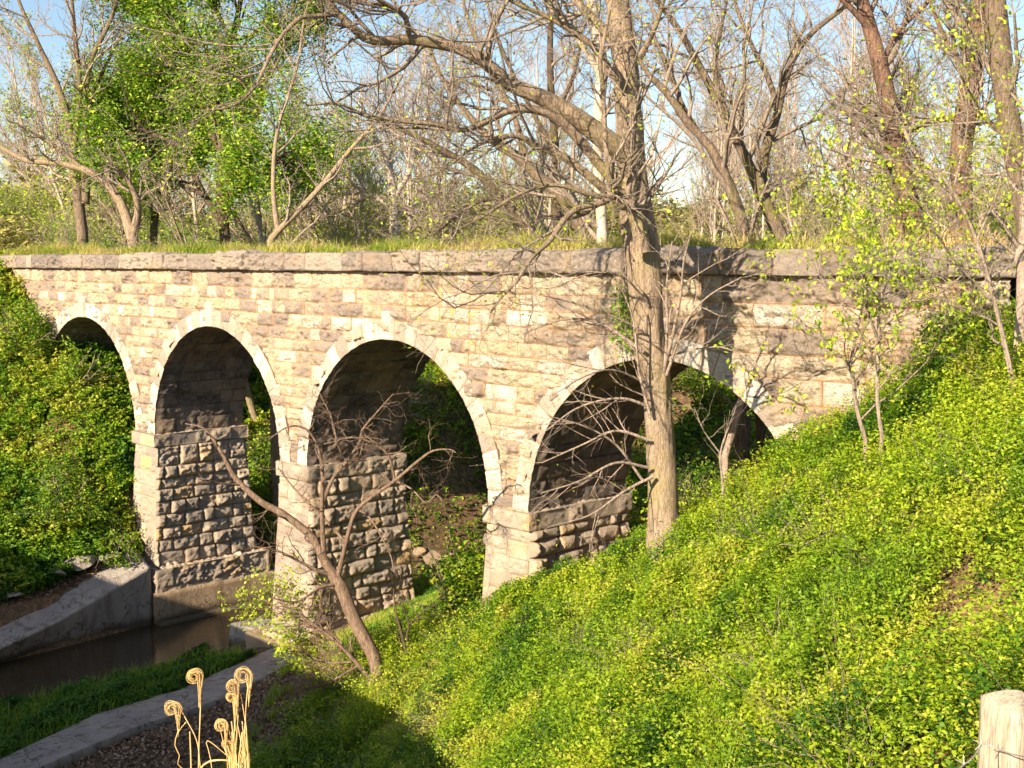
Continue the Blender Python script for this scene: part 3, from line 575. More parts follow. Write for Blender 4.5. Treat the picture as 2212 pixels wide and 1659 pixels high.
big = make_tree('foreground_tree', 'tall foreground tree with broken stub and long mossy limbs in front of the fourth arch', 'tree', None, base_of(trunk), [trunk] + limbs, M_BARK, rng,
 [dict(n=13, t0=.36, ang=(30, 75), lens=(.6, 2.4), npt=8, wob=.17, up=.05, rmin=.006), dict(n=7, ang=(25, 65), lens=(.3, 1.1), npt=6, wob=.2, up=.04, rmin=.0042), dict(n=4, ang=(25, 60), lens=(.12, .45), npt=4, wob=.2, rmin=.0035)],
 leaf=(1, .055, .03, .9, -.02), leafmat=M_BUD, sides=36, rn=.13, twigmat=M_BARKG, bare=True)
# epicormic shoots low on the trunk
sh = []
for pts in ([(1400, 1010, 4), (1330, 1000, 3), (1250, 1040, 2.2), (1170, 1065, 1.4)], [(1405, 880, 4), (1340, 860, 3), (1250, 880, 2), (1180, 930, 1.3)], [(1390, 760, 5), (1300, 700, 3.5), (1220, 690, 2.5), (1130, 720, 1.5)], [(1410, 1030, 4), (1350, 1060, 3), (1280, 1110, 2), (1220, 1130, 1.3)],
   [(1400, 950, 4), (1330, 930, 3), (1260, 960, 2), (1170, 1000, 1.3)], [(1395, 720, 3), (1340, 690, 2), (1260, 660, 1.5), (1180, 640, 1)], [(1400, 830, 3), (1330, 800, 2.2), (1270, 810, 1.6), (1200, 850, 1)], [(1436, 790, 5), (1450, 740, 4), (1470, 640, 3), (1478, 560, 2), (1500, 480, 1.2)],
   [(1436, 800, 4), (1442, 700, 3), (1440, 620, 2.4), (1452, 520, 1.3)], [(1440, 810, 4), (1480, 700, 3), (1530, 640, 2), (1600, 600, 1.2)], [(1436, 770, 3), (1480, 760, 2.4), (1560, 750, 1.6), (1640, 790, 1)], [(1400, 660, 3), (1350, 600, 2.2), (1280, 590, 1.6), (1200, 620, 1)], [(1405, 900, 4), (1380, 800, 3), (1370, 700, 2), (1350, 640, 1.3)], [(1390, 1040, 3.5), (1330, 960, 2.6), (1260, 920, 1.8), (1190, 900, 1.1)]):
    sh.append(fixn(*px_stem(pts, 18.9, rng.uniform(17.2, 18.6), .12), 16))
SP = np.concatenate([a for a, _ in sh]); SR = np.concatenate([b_ for _, b_ in sh])
a1 = grow(SP, SR, 8, rng, t0=.15, ang=(20, 50), lens=(.3, 1.2), npt=7, wob=.13, up=.03, rmin=.0035); a2 = grow(*a1, 4, rng, ang=(20, 55), lens=(.12, .5), npt=5, wob=.14, rmin=.0024)
V, F, _ = cat([tubes(SP, SR, 6), tubes(*a1, 4), tubes(*a2, 3)]); mk('shoots', V - np.array(big.location), F, M_BARKP, big)
V, F, at = leaves(tips(a2[0], rng, 1, .02)[::3], .045, rng); mk('foliage', V - np.array(big.location), F, M_BUD, big, attr=at)

# ------------------------------------------------------------------ the dead leaning tree before the third arch
rng = np.random.default_rng(33)
DD = 24.3
tr = rooted([(822, 1480, 17), (819, 1471, 14), (808, 1419, 14), (786, 1378, 15), (760, 1329, 14), (741, 1277, 14), (726, 1251, 13), (700, 1210, 10), (681, 1169, 9), (651, 1139, 8.5), (603, 1105, 7.5), (562, 1083, 7), (510, 1034, 5.5), (483, 986, 4), (465, 956, 3), (440, 925, 2), (400, 915, 1.2)], DD, .1)
lb = [px_stem([(x, y, r * .75) for x, y, r in q], DD, d_ - 22.6 + DD, .1) for q, d_ in (
 ([(700, 1200, 8), (696, 1124, 6.5), (696, 1064, 6), (696, 1015, 5), (685, 960, 4), (659, 926, 3), (622, 922, 2.5), (580, 950, 1.5)], 21.6), ([(696, 1090, 5.5), (719, 1034, 5), (749, 997, 4.5), (778, 952, 4), (782, 930, 3.5), (819, 885, 2), (850, 850, 1.2)], 23.2),
 ([(728, 1250, 9), (740, 1205, 7), (749, 1168, 6.5), (767, 1109, 6), (801, 1075, 5.5), (853, 1038, 5), (902, 997, 4), (935, 974, 3), (972, 971, 2), (985, 978, 1.5)], 21.5), ([(853, 1036, 4), (838, 982, 4), (801, 956, 3.5), (760, 945, 2.5), (700, 960, 1.2)], 22), ([(857, 1040, 3.5), (890, 1057, 2.5), (920, 1086, 2.2), (943, 1068, 2), (956, 1083, 1.2)], 22),
 ([(746, 1170, 5), (700, 1120, 3.5), (640, 1060, 2.5), (600, 1010, 1.6)], 23), ([(720, 1245, 6), (670, 1225, 4.5), (600, 1190, 3), (545, 1180, 1.8)], 22), ([(772, 1100, 4), (800, 1120, 3), (840, 1190, 2), (850, 1230, 1.2)], 22), ([(749, 1000, 3), (730, 960, 2.5), (715, 900, 2), (690, 850, 1.2)], 22.6), ([(735, 1260, 6), (690, 1270, 4), (640, 1300, 3), (580, 1290, 1.6)], 21.8))]
make_tree('leaning_dead_tree', 'bare leaning tree with crooked forked branches in front of the third arch', 'tree', None, base_of(tr), [tr] + lb, M_DEAD, rng,
 [dict(n=10, t0=.25, ang=(35, 80), lens=(.2, .9), npt=7, wob=.32, up=.0, rmin=.0045), dict(n=5, ang=(30, 75), lens=(.1, .5), npt=5, wob=.32, rmin=.003), dict(n=2, ang=(30, 70), lens=(.06, .25), npt=4, wob=.3, rmin=.003)], sides=16, rn=.14, twigmat=M_DEAD)
def sapling(name, label, catg, base_px, d, polys, leafn, leafsz, mat, lmat, rng, lens=(.15, .6), group=None, droop=.5, n=8, sig=.06):
    s0 = rooted(polys[0], d, .12); lbs = [px_stem(q, d, d + rng.uniform(-.8, .8), .12) for q in polys[1:]]
    return make_tree(name, label, catg, group, base_of(s0), [s0] + lbs, mat, rng, [dict(n=n, t0=.25, ang=(30, 70), lens=(lens[0] * 1.6, lens[1] * 1.6), npt=6, wob=.2, up=.03, rmin=.004), dict(n=4, ang=(25, 65), lens=lens, npt=4, wob=.2, rmin=.003)],
        leaf=(leafn, leafsz, sig, .9, -.1, droop), leafmat=lmat, sides=7, limbname='branch')
sapling('leafy_shrub', 'yellow-green leafy shrub spreading from the foot of the leaning bare tree', 'shrub', None, 24.6, [[(800, 1465, 5), (740, 1400, 4), (680, 1350, 3), (600, 1300, 1.5)], [(760, 1430, 3), (700, 1430, 2.5), (640, 1400, 1.5)], [(740, 1400, 3), (700, 1330, 2.5), (690, 1270, 1.5)], [(770, 1440, 3), (700, 1480, 2), (650, 1490, 1.2)], [(740, 1390, 3), (650, 1340, 2), (560, 1290, 1.2)]], 10, .085, M_DEAD, M_BUD, rng, (.15, .6), n=24)
sapling('young_sapling', 'thin dark sapling just right of the leaning bare tree', 'sapling', None, 24.6, [[(885, 1440, 3.5), (868, 1370, 3), (855, 1320, 2.5), (850, 1270, 1.4)], [(880, 1400, 2.5), (885, 1350, 2), (940, 1300, 1.2)], [(884, 1350, 2), (870, 1300, 1)]], 1, .06, M_BARKD, M_BUD, rng, (.1, .35), n=4)
for lab, d, polys, ln in (
 ('tall yellow-leaved sapling with a white broken branch before the right end of the wall', 15.6, [[(1870, 950, 5), (1850, 880, 4.5), (1836, 790, 4), (1800, 760, 3.2), (1755, 720, 2.4), (1720, 680, 1.4)], [(1836, 790, 3.5), (1850, 720, 3), (1868, 640, 2.6), (1880, 560, 1.6), (1860, 480, 1)], [(1836, 790, 3), (1780, 800, 2.4), (1730, 790, 1.5)], [(1850, 700, 2.5), (1800, 640, 2), (1770, 590, 1.2)]], 4),
 ('straight dark-stemmed leafy sapling right of the broken white branch', 15.2, [[(1905, 940, 5), (1895, 860, 4.2), (1898, 740, 3.8), (1900, 660, 3.2), (1925, 580, 2.6), (1950, 500, 1.5)], [(1898, 740, 3), (1870, 660, 2.4), (1860, 590, 1.4)], [(1902, 650, 2.6), (1970, 620, 2), (2040, 590, 1.2)], [(1925, 580, 2), (1900, 480, 1.6), (1880, 400, 1)]], 4)):
    sapling('spring_sapling', lab, 'sapling', None, d, polys, 16, .062, M_BARKG, M_BUD, rng, (.25, .9), droop=.9, n=13, sig=.04)
sapling('overhanging_sapling', 'leafy yellow-green branches hanging over the top right of the wall', 'sapling', None, 14.0, [[(2200, 880, 7), (2160, 700, 5), (2110, 520, 4), (2050, 400, 3), (1980, 330, 1.6)], [(2150, 660, 3), (2060, 560, 2.4), (2000, 470, 1.4)], [(2110, 520, 3), (2160, 400, 2.4), (2190, 260, 1.4)], [(2060, 410, 2.4), (2090, 250, 1.8), (2060, 120, 1)], [(2120, 560, 2.4), (2020, 640, 1.8), (1960, 650, 1)]], 6, .058, M_BARKG, M_BUD, rng, (.2, .7), droop=.9, n=12, sig=.05)
sapling('thin_sapling', 'thin pale sapling with roots on the bank below the right half of the fourth arch', 'sapling', None, 18.6, [[(1562, 1050, 3), (1556, 980, 2.4), (1575, 920, 1.6), (1590, 880, .9)], [(1556, 980, 2), (1520, 930, 1.4), (1500, 880, .8)]], 2, .05, M_BARKG, M_BUD, rng, (.1, .4), n=6)

# ------------------------------------------------------------------ trees behind the viaduct
def bt(label, d, polys, mat, leaf=None, lm=M_BUD, tw=None, name='bare_tree', n=10, dd=1.6, lens=(.8, 3.2), group=None, seed=1, levels=3):
    rg_ = np.random.default_rng(seed); s0 = rooted(polys[0], d); k = d / 30
    return make_tree(name, label, 'tree', group, base_of(s0), [s0] + [px_stem(q, d, d + rg_.uniform(-dd, dd)) for q in polys[1:]], mat, rg_,
      [dict(n=n, t0=.3, ang=(25, 65), lens=lens, npt=7, wob=.16, up=.10, rmin=.014 * k), dict(n=6, ang=(25, 60), lens=(lens[0] * .4, lens[1] * .45), npt=5, wob=.18, up=.08, rmin=.009 * k)] +
      ([dict(n=5, ang=(25, 60), lens=(lens[0] * .2, lens[1] * .2), npt=4, wob=.18, up=.05, rmin=.006 * k)] if levels > 2 else []), leaf=leaf, leafmat=lm, sides=12, rn=.07, twigmat=tw or M_BARKG)
few = (1, .10, .05, .5, -.1)
bt('grey tree with three tall spreading stems at the far left behind the viaduct', 47, [[(178, 500, 12), (168, 420, 11), (155, 300, 9), (130, 200, 7), (80, 90, 5), (40, 0, 3.5), (20, -80, 2)], [(160, 330, 7), (172, 200, 6), (160, 60, 5), (150, -60, 3)], [(185, 440, 9), (188, 300, 8), (192, 150, 6), (240, 40, 4.5), (270, -60, 3)], [(160, 290, 5), (210, 180, 4), (260, 80, 2.5)]], M_BARKM, (1, .12, .06, .5, .0), seed=2)
bt('pale forked tree leaning left at the edge of the grassy trail', 43.5, [[(288, 522, 12), (276, 480, 11), (262, 440, 10), (240, 405, 9), (215, 385, 8), (180, 365, 7.5), (120, 352, 6.5), (60, 347, 6), (20, 328, 5), (-30, 300, 3)], [(288, 505, 10), (298, 460, 8), (292, 420, 7), (270, 380, 6), (255, 360, 4)], [(180, 365, 5), (110, 310, 4), (40, 270, 2.5)]], M_BARK, (1, .1, .05, .5, .1), seed=3, n=7, lens=(.5, 2.0))
leafy = (115, .14, .32, .30, -.14)
bt('big leafy green tree with several dark stems left of centre', 46, [[(487, 525, 12), (478, 420, 11), (482, 300, 10), (470, 200, 8), (500, 90, 7), (520, 0, 5), (530, -90, 3)], [(480, 480, 8), (430, 400, 7), (390, 300, 5), (340, 200, 3)], [(482, 400, 8), (540, 280, 6), (580, 150, 4), (600, 40, 2.5)], [(478, 330, 7), (420, 200, 5), (400, 60, 3.5), (390, -60, 2)], [(485, 440, 7), (550, 380, 5), (620, 330, 3)], [(440, 420, 5), (340, 380, 4), (250, 350, 2.5)], [(560, 200, 5), (620, 90, 4), (640, -20, 2.5)], [(475, 260, 5), (360, 120, 4), (310, 0, 2.5)], [(500, 90, 5), (460, 0, 4), (450, -90, 2.5)], [(400, 320, 4), (310, 280, 3), (230, 240, 2)]], M_BARKD, leafy, M_TREELEAF, M_BARKD, 'leafy_tree', 24, 3, (.8, 3.2), seed=4, levels=2)
bt('smaller leafy tree with low boughs behind the pale forked tree', 50, [[(330, 520, 9), (335, 440, 8), (320, 360, 6), (300, 260, 4), (330, 160, 2.5)], [(335, 450, 5), (270, 400, 4), (220, 360, 2.5)], [(322, 370, 4), (370, 300, 3), (400, 240, 2)]], M_BARKD, (75, .13, .28, .3, -.1), M_TREELEAF, M_BARKD, 'leafy_tree', 16, 3, (.8, 2.6), seed=5, levels=2)
bt('slender tree leaning right with a sweeping twiggy crown above the trail grass', 40, [[(585, 520, 8), (600, 500, 7), (650, 450, 6), (700, 395, 5.5), (760, 320, 4.5), (820, 250, 3.5), (870, 160, 2)], [(600, 500, 6), (590, 400, 5), (600, 280, 4), (640, 150, 3), (660, 20, 2)]], M_BARK, (1, .1, .05, .5, -.1), seed=6, n=12)
bt('ghost-white sycamore with forked arms beyond the middle of the viaduct', 50, [[(853, 500, 11), (850, 440, 10), (845, 390, 8), (825, 330, 6), (800, 270, 4), (780, 220, 2)], [(850, 430, 7), (885, 370, 5), (905, 300, 3.5), (930, 240, 2)], [(846, 400, 6), (845, 340, 4.5), (860, 270, 2.5)], [(850, 450, 6), (800, 420, 4.5), (760, 400, 2.5)]], M_SYC, None, tw=M_SYC, name='sycamore_tree', lens=(.9, 3), seed=7, levels=2)
bt('broken brown trunk leaning far left behind the third arch', 33, [[(1190, 560, 12), (1158, 515, 11), (1115, 465, 11), (1078, 422, 10), (1040, 380, 9), (1006, 353, 8), (930, 310, 6), (853, 274, 4), (780, 240, 2)], [(1080, 425, 6), (1020, 440, 4.5), (970, 480, 3.5), (930, 510, 2.2)]], M_BARKD, (1, .07, .04, .5, .1), seed=8)
bt('thick brown tree sweeping left from behind the big trunk', 31, [[(1290, 570, 15), (1262, 500, 14), (1207, 418, 13), (1160, 380, 12), (1120, 340, 11), (1060, 300, 9), (1000, 235, 7), (950, 160, 5), (920, 80, 3)], [(1140, 360, 8), (1110, 250, 6), (1060, 150, 5), (1010, 40, 4), (990, -60, 2.5)]], M_BARKM, few, seed=9)
bt('dark straight trunk behind the drooping branch in the middle', 35, [[(1205, 540, 11), (1203, 440, 10), (1200, 330, 9), (1192, 220, 8), (1188, 120, 7), (1190, 0, 6), (1180, -120, 3)], [(1200, 330, 6), (1150, 240, 5), (1090, 120, 4), (1050, 0, 2.5)], [(1195, 260, 5), (1240, 160, 4), (1260, 60, 2.5)]], M_BARKD, few, seed=10)
bt('mottled sycamore close behind the left side of the big trunk', 28.5, [[(1303, 560, 13), (1300, 480, 12), (1292, 360, 12), (1294, 240, 12), (1300, 150, 14), (1288, 60, 12), (1270, -30, 10), (1250, -150, 5)], [(1296, 160, 8), (1240, 70, 7), (1190, 20, 5), (1150, -60, 3)]], M_SYC, few, seed=11, name='sycamore_tree')
bt('V-shaped brown tree with two main arms right of the big trunk', 29.5, [[(1690, 520, 16), (1672, 480, 15), (1650, 430, 14), (1610, 340, 11), (1560, 240, 10), (1520, 160, 8), (1470, 70, 7), (1420, 0, 5), (1390, -60, 3)], [(1668, 470, 12), (1648, 400, 11), (1652, 330, 11), (1678, 250, 9), (1700, 160, 8), (1745, 80, 6), (1830, 10, 5), (1880, -40, 3)], [(1682, 245, 7), (1660, 170, 6), (1620, 90, 5), (1585, 0, 4), (1570, -60, 2.5)], [(1560, 240, 6), (1545, 150, 5), (1560, 50, 3.5), (1580, -40, 2)]], M_BARKM, (1, .075, .045, .5, -.1), seed=12)
bt('brown tree arching left just right of the big trunk', 28, [[(1612, 520, 14), (1600, 470, 13), (1575, 400, 12), (1535, 320, 10), (1490, 270, 9), (1440, 200, 8), (1400, 160, 6), (1370, 110, 4)], [(1540, 330, 8), (1480, 240, 6), (1440, 140, 5), (1400, 50, 3.5)], [(1560, 370, 5), (1580, 290, 4), (1560, 200, 2.5)]], M_BARKM, (1, .075, .045, .5, -.1), seed=13)
bt('dark double-stemmed trunk leaning left above the right end of the wall', 23.5, [[(1990, 540, 22), (1975, 480, 20), (1955, 400, 19), (1935, 300, 19), (1915, 200, 18), (1890, 100, 17), (1870, 30, 15), (1850, -40, 12), (1820, -160, 7)], [(1946, 540, 12), (1938, 460, 12), (1925, 380, 12), (1915, 300, 11), (1908, 240, 8)], [(1893, 80, 8), (1850, 30, 7), (1810, -10, 5), (1770, -50, 3)], [(1905, 150, 6), (1930, 80, 5), (1990, 20, 3.5), (2040, -30, 2)], [(1918, 320, 5), (1890, 260, 4), (1880, 240, 2.5)]], M_BARKR, few, seed=14)
bt('thick reddish trunk standing alone on the right above the coping', 22.5, [[(2075, 540, 26), (2076, 500, 24), (2078, 420, 22), (2076, 330, 23), (2088, 240, 24), (2100, 150, 23), (2112, 60, 21), (2125, -40, 19), (2140, -200, 12)], [(2062, 255, 6), (2020, 262, 5), (1985, 278, 4), (1950, 290, 2.5)], [(2105, 180, 7), (2040, 80, 5), (2000, -20, 3)]], M_BARKR, few, seed=15)
bt('furrowed grey trunk at the top right corner behind the reddish trunk', 20.5, [[(2232, 560, 28), (2215, 450, 25), (2192, 330, 23), (2176, 240, 23), (2165, 150, 24), (2155, 60, 24), (2145, -40, 22), (2130, -200, 14)], [(2180, 300, 7), (2120, 250, 5), (2080, 220, 3)]], M_BARKM, few, seed=16)
bt('pink knobbly trunk cut by the right edge of the view', 14.9, [[(2190, 870, 18), (2197, 800, 14), (2202, 740, 12), (2206, 650, 11), (2212, 590, 15), (2208, 560, 17), (2216, 500, 13), (2216, 400, 11), (2232, 250, 9), (2260, 100, 6)], [(2214, 430, 5), (2160, 375, 3.5), (2080, 385, 2.5), (1990, 350, 1.5)]], M_BARKP, (1, .05, .03, .5, .0), seed=17, lens=(.3, 1.4))
bt('brown trunk leaning right seen through the fourth arch', 25.8, [[(1566, 985, 8), (1586, 920, 8), (1606, 850, 7), (1622, 760, 5), (1640, 660, 3)]], M_BARKP, few, seed=18, n=3)
bt('knobbed dark trunk beyond the right foot of the fourth arch', 27.0, [[(1640, 1010, 9), (1642, 950, 9), (1645, 905, 13), (1640, 870, 13), (1648, 780, 9), (1660, 660, 5)]], M_BARKD, few, seed=19, n=3)

# the woods beyond: templates copied as individual trees
def template(seed, h, mat, tw, leaf=None, lm=M_BUD, nst=1, lean=.15, name='woodland_tree', catg='tree', r0=.16):
    rg_ = np.random.default_rng(seed); st = []
    for s in range(nst):
        n = 9; d = nrm(np.array([rg_.normal() * lean * (1 + s), rg_.normal() * lean * (1 + s), 1.])); p = [np.zeros(3)]
        for _ in range(n): d = nrm(d + .10 * rg_.normal(size=3) + np.array([0, 0, .05])); p.append(p[-1] + d * h / n * rg_.uniform(.8, 1.1))
        st.append(resample(p, np.linspace(r0 * (1 - .2 * s), .02, n + 1), .5))
    return make_tree(name, 'x', catg, None, (0, 0, 0), st, mat, rg_, [dict(n=18, t0=.22, t1=.98, ang=(22, 55), lf=.36, npt=7, wob=.13, up=.10, rmin=.02), dict(n=8, ang=(22, 55), lf=.42, npt=5, wob=.16, up=.09, rmin=.013), dict(n=6, ang=(22, 55), lf=.5, npt=4, wob=.16, up=.06, rmin=.010)], leaf=leaf, leafmat=lm, sides=8, twigmat=tw)
def copy_tree(root):
    r = root.copy(); C.objects.link(r)
    for ch in list(root.children):
        c_ = ch.copy(); C.objects.link(c_); c_.parent = r
    return r
kinds = [
 (template(501, 15, M_SYC, M_BARKP), 'tall pale-barked bare tree in the woods beyond the viaduct', 'pale bare trees in the woods'),
 (template(502, 13, M_BARKG, M_BARKP, (3, .14, .10, .3, -.2), M_BUD, 2), 'twin-stemmed grey tree with sparse budding leaves in the woods beyond the viaduct', 'budding twin-stemmed trees in the woods'),
 (template(503, 12, M_BARK, M_BARKG, (2, .13, .10, .3, -.1)), 'single-stemmed brown tree with fine twigs in the woods beyond the viaduct', 'brown twiggy trees in the woods'),
 (template(504, 16, M_SYC, M_BARKG, None, nst=2), 'white forked bare tree in the woods beyond the viaduct', 'white forked trees in the woods')]
rng = np.random.default_rng(77); used = [0] * 4; put = []
tries = 0
while len(put) < 72 and tries < 6000:
    tries += 1
    d = rng.uniform(0, 1) ** 1.3 * 62 + 42; X = rng.uniform(-60, 2300); q = P(X, 560, d)
    if q[1] < 7 or abs(creek_dist(np.array([q[0]]), np.array([q[1]]))[0]) < 3.5: continue
    if any((q[0] - a) ** 2 + (q[1] - b_) ** 2 < 2.0 ** 2 for a, b_ in put): continue
    put.append((q[0], q[1]))
    k = rng.choice(4, p=[.28, .22, .22, .28]) if X > 700 else rng.choice(4, p=[.15, .35, .35, .15])
    src, lab, grp = kinds[k]; o = src if used[k] == 0 else copy_tree(src); used[k] += 1
    o.location = (q[0], q[1], float(ground_z(q[0], q[1])) - .1); o.rotation_euler = (0, 0, rng.uniform(0, 6.28)); s = rng.uniform(.6, 1.05) * (1.15 if d > 70 else .9); o.scale = (s, s, s)
    o['label'] = lab; o['group'] = grp; o['category'] = 'tree'
# low shrubs along the far side of the trail and on the slopes behind
def shrub_tpl(seed, h, twn, leaf, lm, mat=M_BARKG):
    rg_ = np.random.default_rng(seed); st = []
    for s in range(7):
        n = 5; d = nrm(np.array([rg_.normal() * .5, rg_.normal() * .5, 1.])); p = [np.zeros(3)]
        for _ in range(n): d = nrm(d + .22 * rg_.normal(size=3)); p.append(p[-1] + d * h / n * rg_.uniform(.8, 1.1))
        st.append(resample(p, np.linspace(.03, .012, n + 1), .4))
    return make_tree('shrub', 'x', 'shrub', None, (0, 0, 0), st, mat, rg_, [dict(n=14, t0=.15, ang=(25, 70), lens=(h * .2, h * .55), npt=5, wob=.25, rmin=.010), dict(n=twn, ang=(25, 70), lens=(h * .1, h * .3), npt=4, wob=.25, rmin=.008)], leaf=leaf, leafmat=lm, sides=5, limbname='stem', twigmat=mat)
sk = [(shrub_tpl(601, 2.8, 7, (10, .13, .16, .5, -.3), M_TREELEAF), 'green leafy shrub in the thicket behind the viaduct', 'green shrubs behind the viaduct'),
      (shrub_tpl(602, 3.2, 9, (7, .11, .12, .5, -.4), M_BUD), 'twiggy yellow-green shrub in the thicket behind the viaduct', 'twiggy shrubs behind the viaduct'),
      (shrub_tpl(603, 3.0, 9, (3, .09, .10, .5, -.2), M_BUD, M_BARKG), 'nearly bare tangled brown shrub in the thicket behind the viaduct', 'bare shrubs behind the viaduct')]
used = [0] * 3; cnt = 0; tries = 0; put2 = []
while cnt < 150 and tries < 6000:
    tries += 1
    X = rng.uniform(-80, 2300); d = rng.uniform(0, 1) ** 1.5 * 60 + 27; q = P(X, 600, d)
    if q[1] < 4.2 or (q[1] < 17 and -46 < q[0] < -11.5) or abs(creek_dist(np.array([q[0]]), np.array([q[1]]))[0]) < 3.0: continue
    if any((q[0] - a) ** 2 + (q[1] - b_) ** 2 < 1.5 ** 2 for a, b_ in put2): continue
    put2.append((q[0], q[1]))
    k = rng.choice(3, p=[.5, .3, .2] if X < 800 else [.15, .5, .35])
    src, lab, grp = sk[k]; o = src if used[k] == 0 else copy_tree(src); used[k] += 1; cnt += 1
    z = float(ground_z(q[0], q[1])); o.location = (q[0], q[1], z - .05); o.rotation_euler = (0, 0, rng.uniform(0, 6.28)); s = rng.uniform(.6, 1.05) * (1 + max(0, d - 45) / 90); o.scale = (s, s, s * rng.uniform(.8, 1.1))
    o['label'] = lab; o['group'] = grp; o['category'] = 'shrub'
# individually notable shrubs
def bush(label, loc, rx, rz, n, sz, mat, seed, name='bush'):
    rg_ = np.random.default_rng(seed); g = float(ground_z(loc[0], loc[1])); root = empty(name, (loc[0], loc[1], g), label, 'bush')
    st = []
    for s in range(9):
        d = nrm(np.array([rg_.normal() * .7, rg_.normal() * .7, 1.])); p = [np.zeros(3)]
        for _ in range(4): d = nrm(d + .2 * rg_.normal(size=3)); p.append(p[-1] + d * rz / 4)
        st.append(fixn(*resample(p, np.linspace(.02, .006, 5), .2), 8))
    SPp = np.concatenate([a for a, _ in st]); SRr = np.concatenate([b_ for _, b_ in st]); a1 = grow(SPp, SRr, 10, rg_, t0=.1, lens=(rx * .3, rx * .8), npt=5, rmin=.004)
    V, F, _ = cat([tubes(SPp, SRr, 5), tubes(*a1, 3)]); mk('stems', V, F, M_BARKG, root)
    u = nrm(rg_.normal(size=(n, 3))); u[:, 2] = np.abs(u[:, 2]) * 1.0; rr_ = rg_.random(n) ** .33 * (1 + .45 * fbm(u[:, 0] * 2 + 9, u[:, 1] * 2 + u[:, 2] * 2 + 9, seed, 3)); p = u * rr_[:, None] * np.array([rx, rx, rz])
    cl = vnoise(p[:, 0] * 3 + 30, p[:, 1] * 3 + p[:, 2] * 2.3 + 30, seed + 1) > -.22; p = p[cl]
    V, F, at = leaves(p, sz, rg_); mk('foliage', V, F, mat, root, attr=at); return root
q = P(205, 470, 47); bush('dense rounded dark green bush behind the pale forked tree', (q[0], q[1]), 2.0, 2.6, 9000, .14, M_DARKLEAF, 1)
q = P(560, 500, 42); bush('bright green bush at the trail edge left of the middle', (q[0], q[1]), .9, 1.4, 2200, .12, M_TREELEAF, 2)
q = ghit(150, 1120); bush('bright yellow-green bush low on the left bank above the wing wall', (q[0], q[1]), 1.1, 1.5, 6500, .085, M_LSLOPE, 3)
q = onY(250, 1150, -1.2); bush('leafy bush beside the front corner of the first pier', (q[0], q[1]), .7, 1.0, 2600, .08, M_LSLOPE, 4)
q = onY(60, 640, -.9); bush('ivy-green bush climbing the left end of the wall', (q[0] - .3, q[1]), 1.0, 1.6, 6000, .09, M_LSLOPE, 5)
q = onY(150, 790, -.4); bush('leafy vine clump at the left mouth of the first arch', (q[0], q[1]), .45, 1.7, 2400, .09, M_TREELEAF, 6)
q = onY(1020, 1200, .6); bush('bright green sapling clump beside the third pier under the third arch', (q[0] - .35, q[1]), .6, 2.0, 3200, .10, M_UNDER, 7)
q = onY(1335, 620, -.25); 
q = P(1560, 1000, 37); bush('green thicket clump filling the view through the fourth arch', (q[0], q[1]), 2.2, 1.3, 9000, .10, M_UNDER, 8)
q = onY(1500, 1050, 4.2); bush('lower green clump behind the big trunk under the fourth arch', (q[0], q[1]), 1.1, 1.3, 5000, .08, M_LSLOPE, 9)
q = onY(575, 1060, 5.0); bush('shaded green shrub behind the second arch at the water', (q[0], q[1]), .9, 2.6, 4500, .10, M_TREELEAF, 10)
q = onY(2100, 720, -.8); bush('dense leafy bush against the far right of the wall', (q[0], q[1]), .9, .9, 6500, .06, M_UNDER, 11)
# hanging vines
rng = np.random.default_rng(91)
def vine(label, x0, x1, y, ztop, ln, n, mat, lf=None):
    Pp = np.zeros((n, 9, 3)); Pp[:, 0] = np.c_[rng.uniform(x0, x1, n), y + rng.normal(size=n) * .08, np.full(n, ztop)]
    for k in range(1, 9): Pp[:, k] = Pp[:, k - 1] + np.c_[rng.normal(size=(n, 2)) * .035, -np.abs(rng.normal(size=n) * .05 + ln / 8)]
    Rr = np.full((n, 9), .007); root = empty('hanging_vine', (x0, y, ztop), label, 'vine'); V, F = tubes(Pp, Rr, 4); mk('stems', V - np.array([x0, y, ztop]), F, mat, root)
    if lf: V, F, at = leaves(tips(Pp, rng, lf, .10), .08, rng, droop=.6); mk('foliage', V - np.array([x0, y, ztop]), F, M_TREELEAF, root, attr=at)
vine('reddish roots hanging inside the far mouth of the third arch', -22.3, -21.0, 3.05, -2.0, 2.3, 90, M_BARKR)
vine('leafy vine hanging down the wall left of the big trunk', -14.95, -14.55, -.32, -.1, 1.5, 26, M_BARKG, 30)

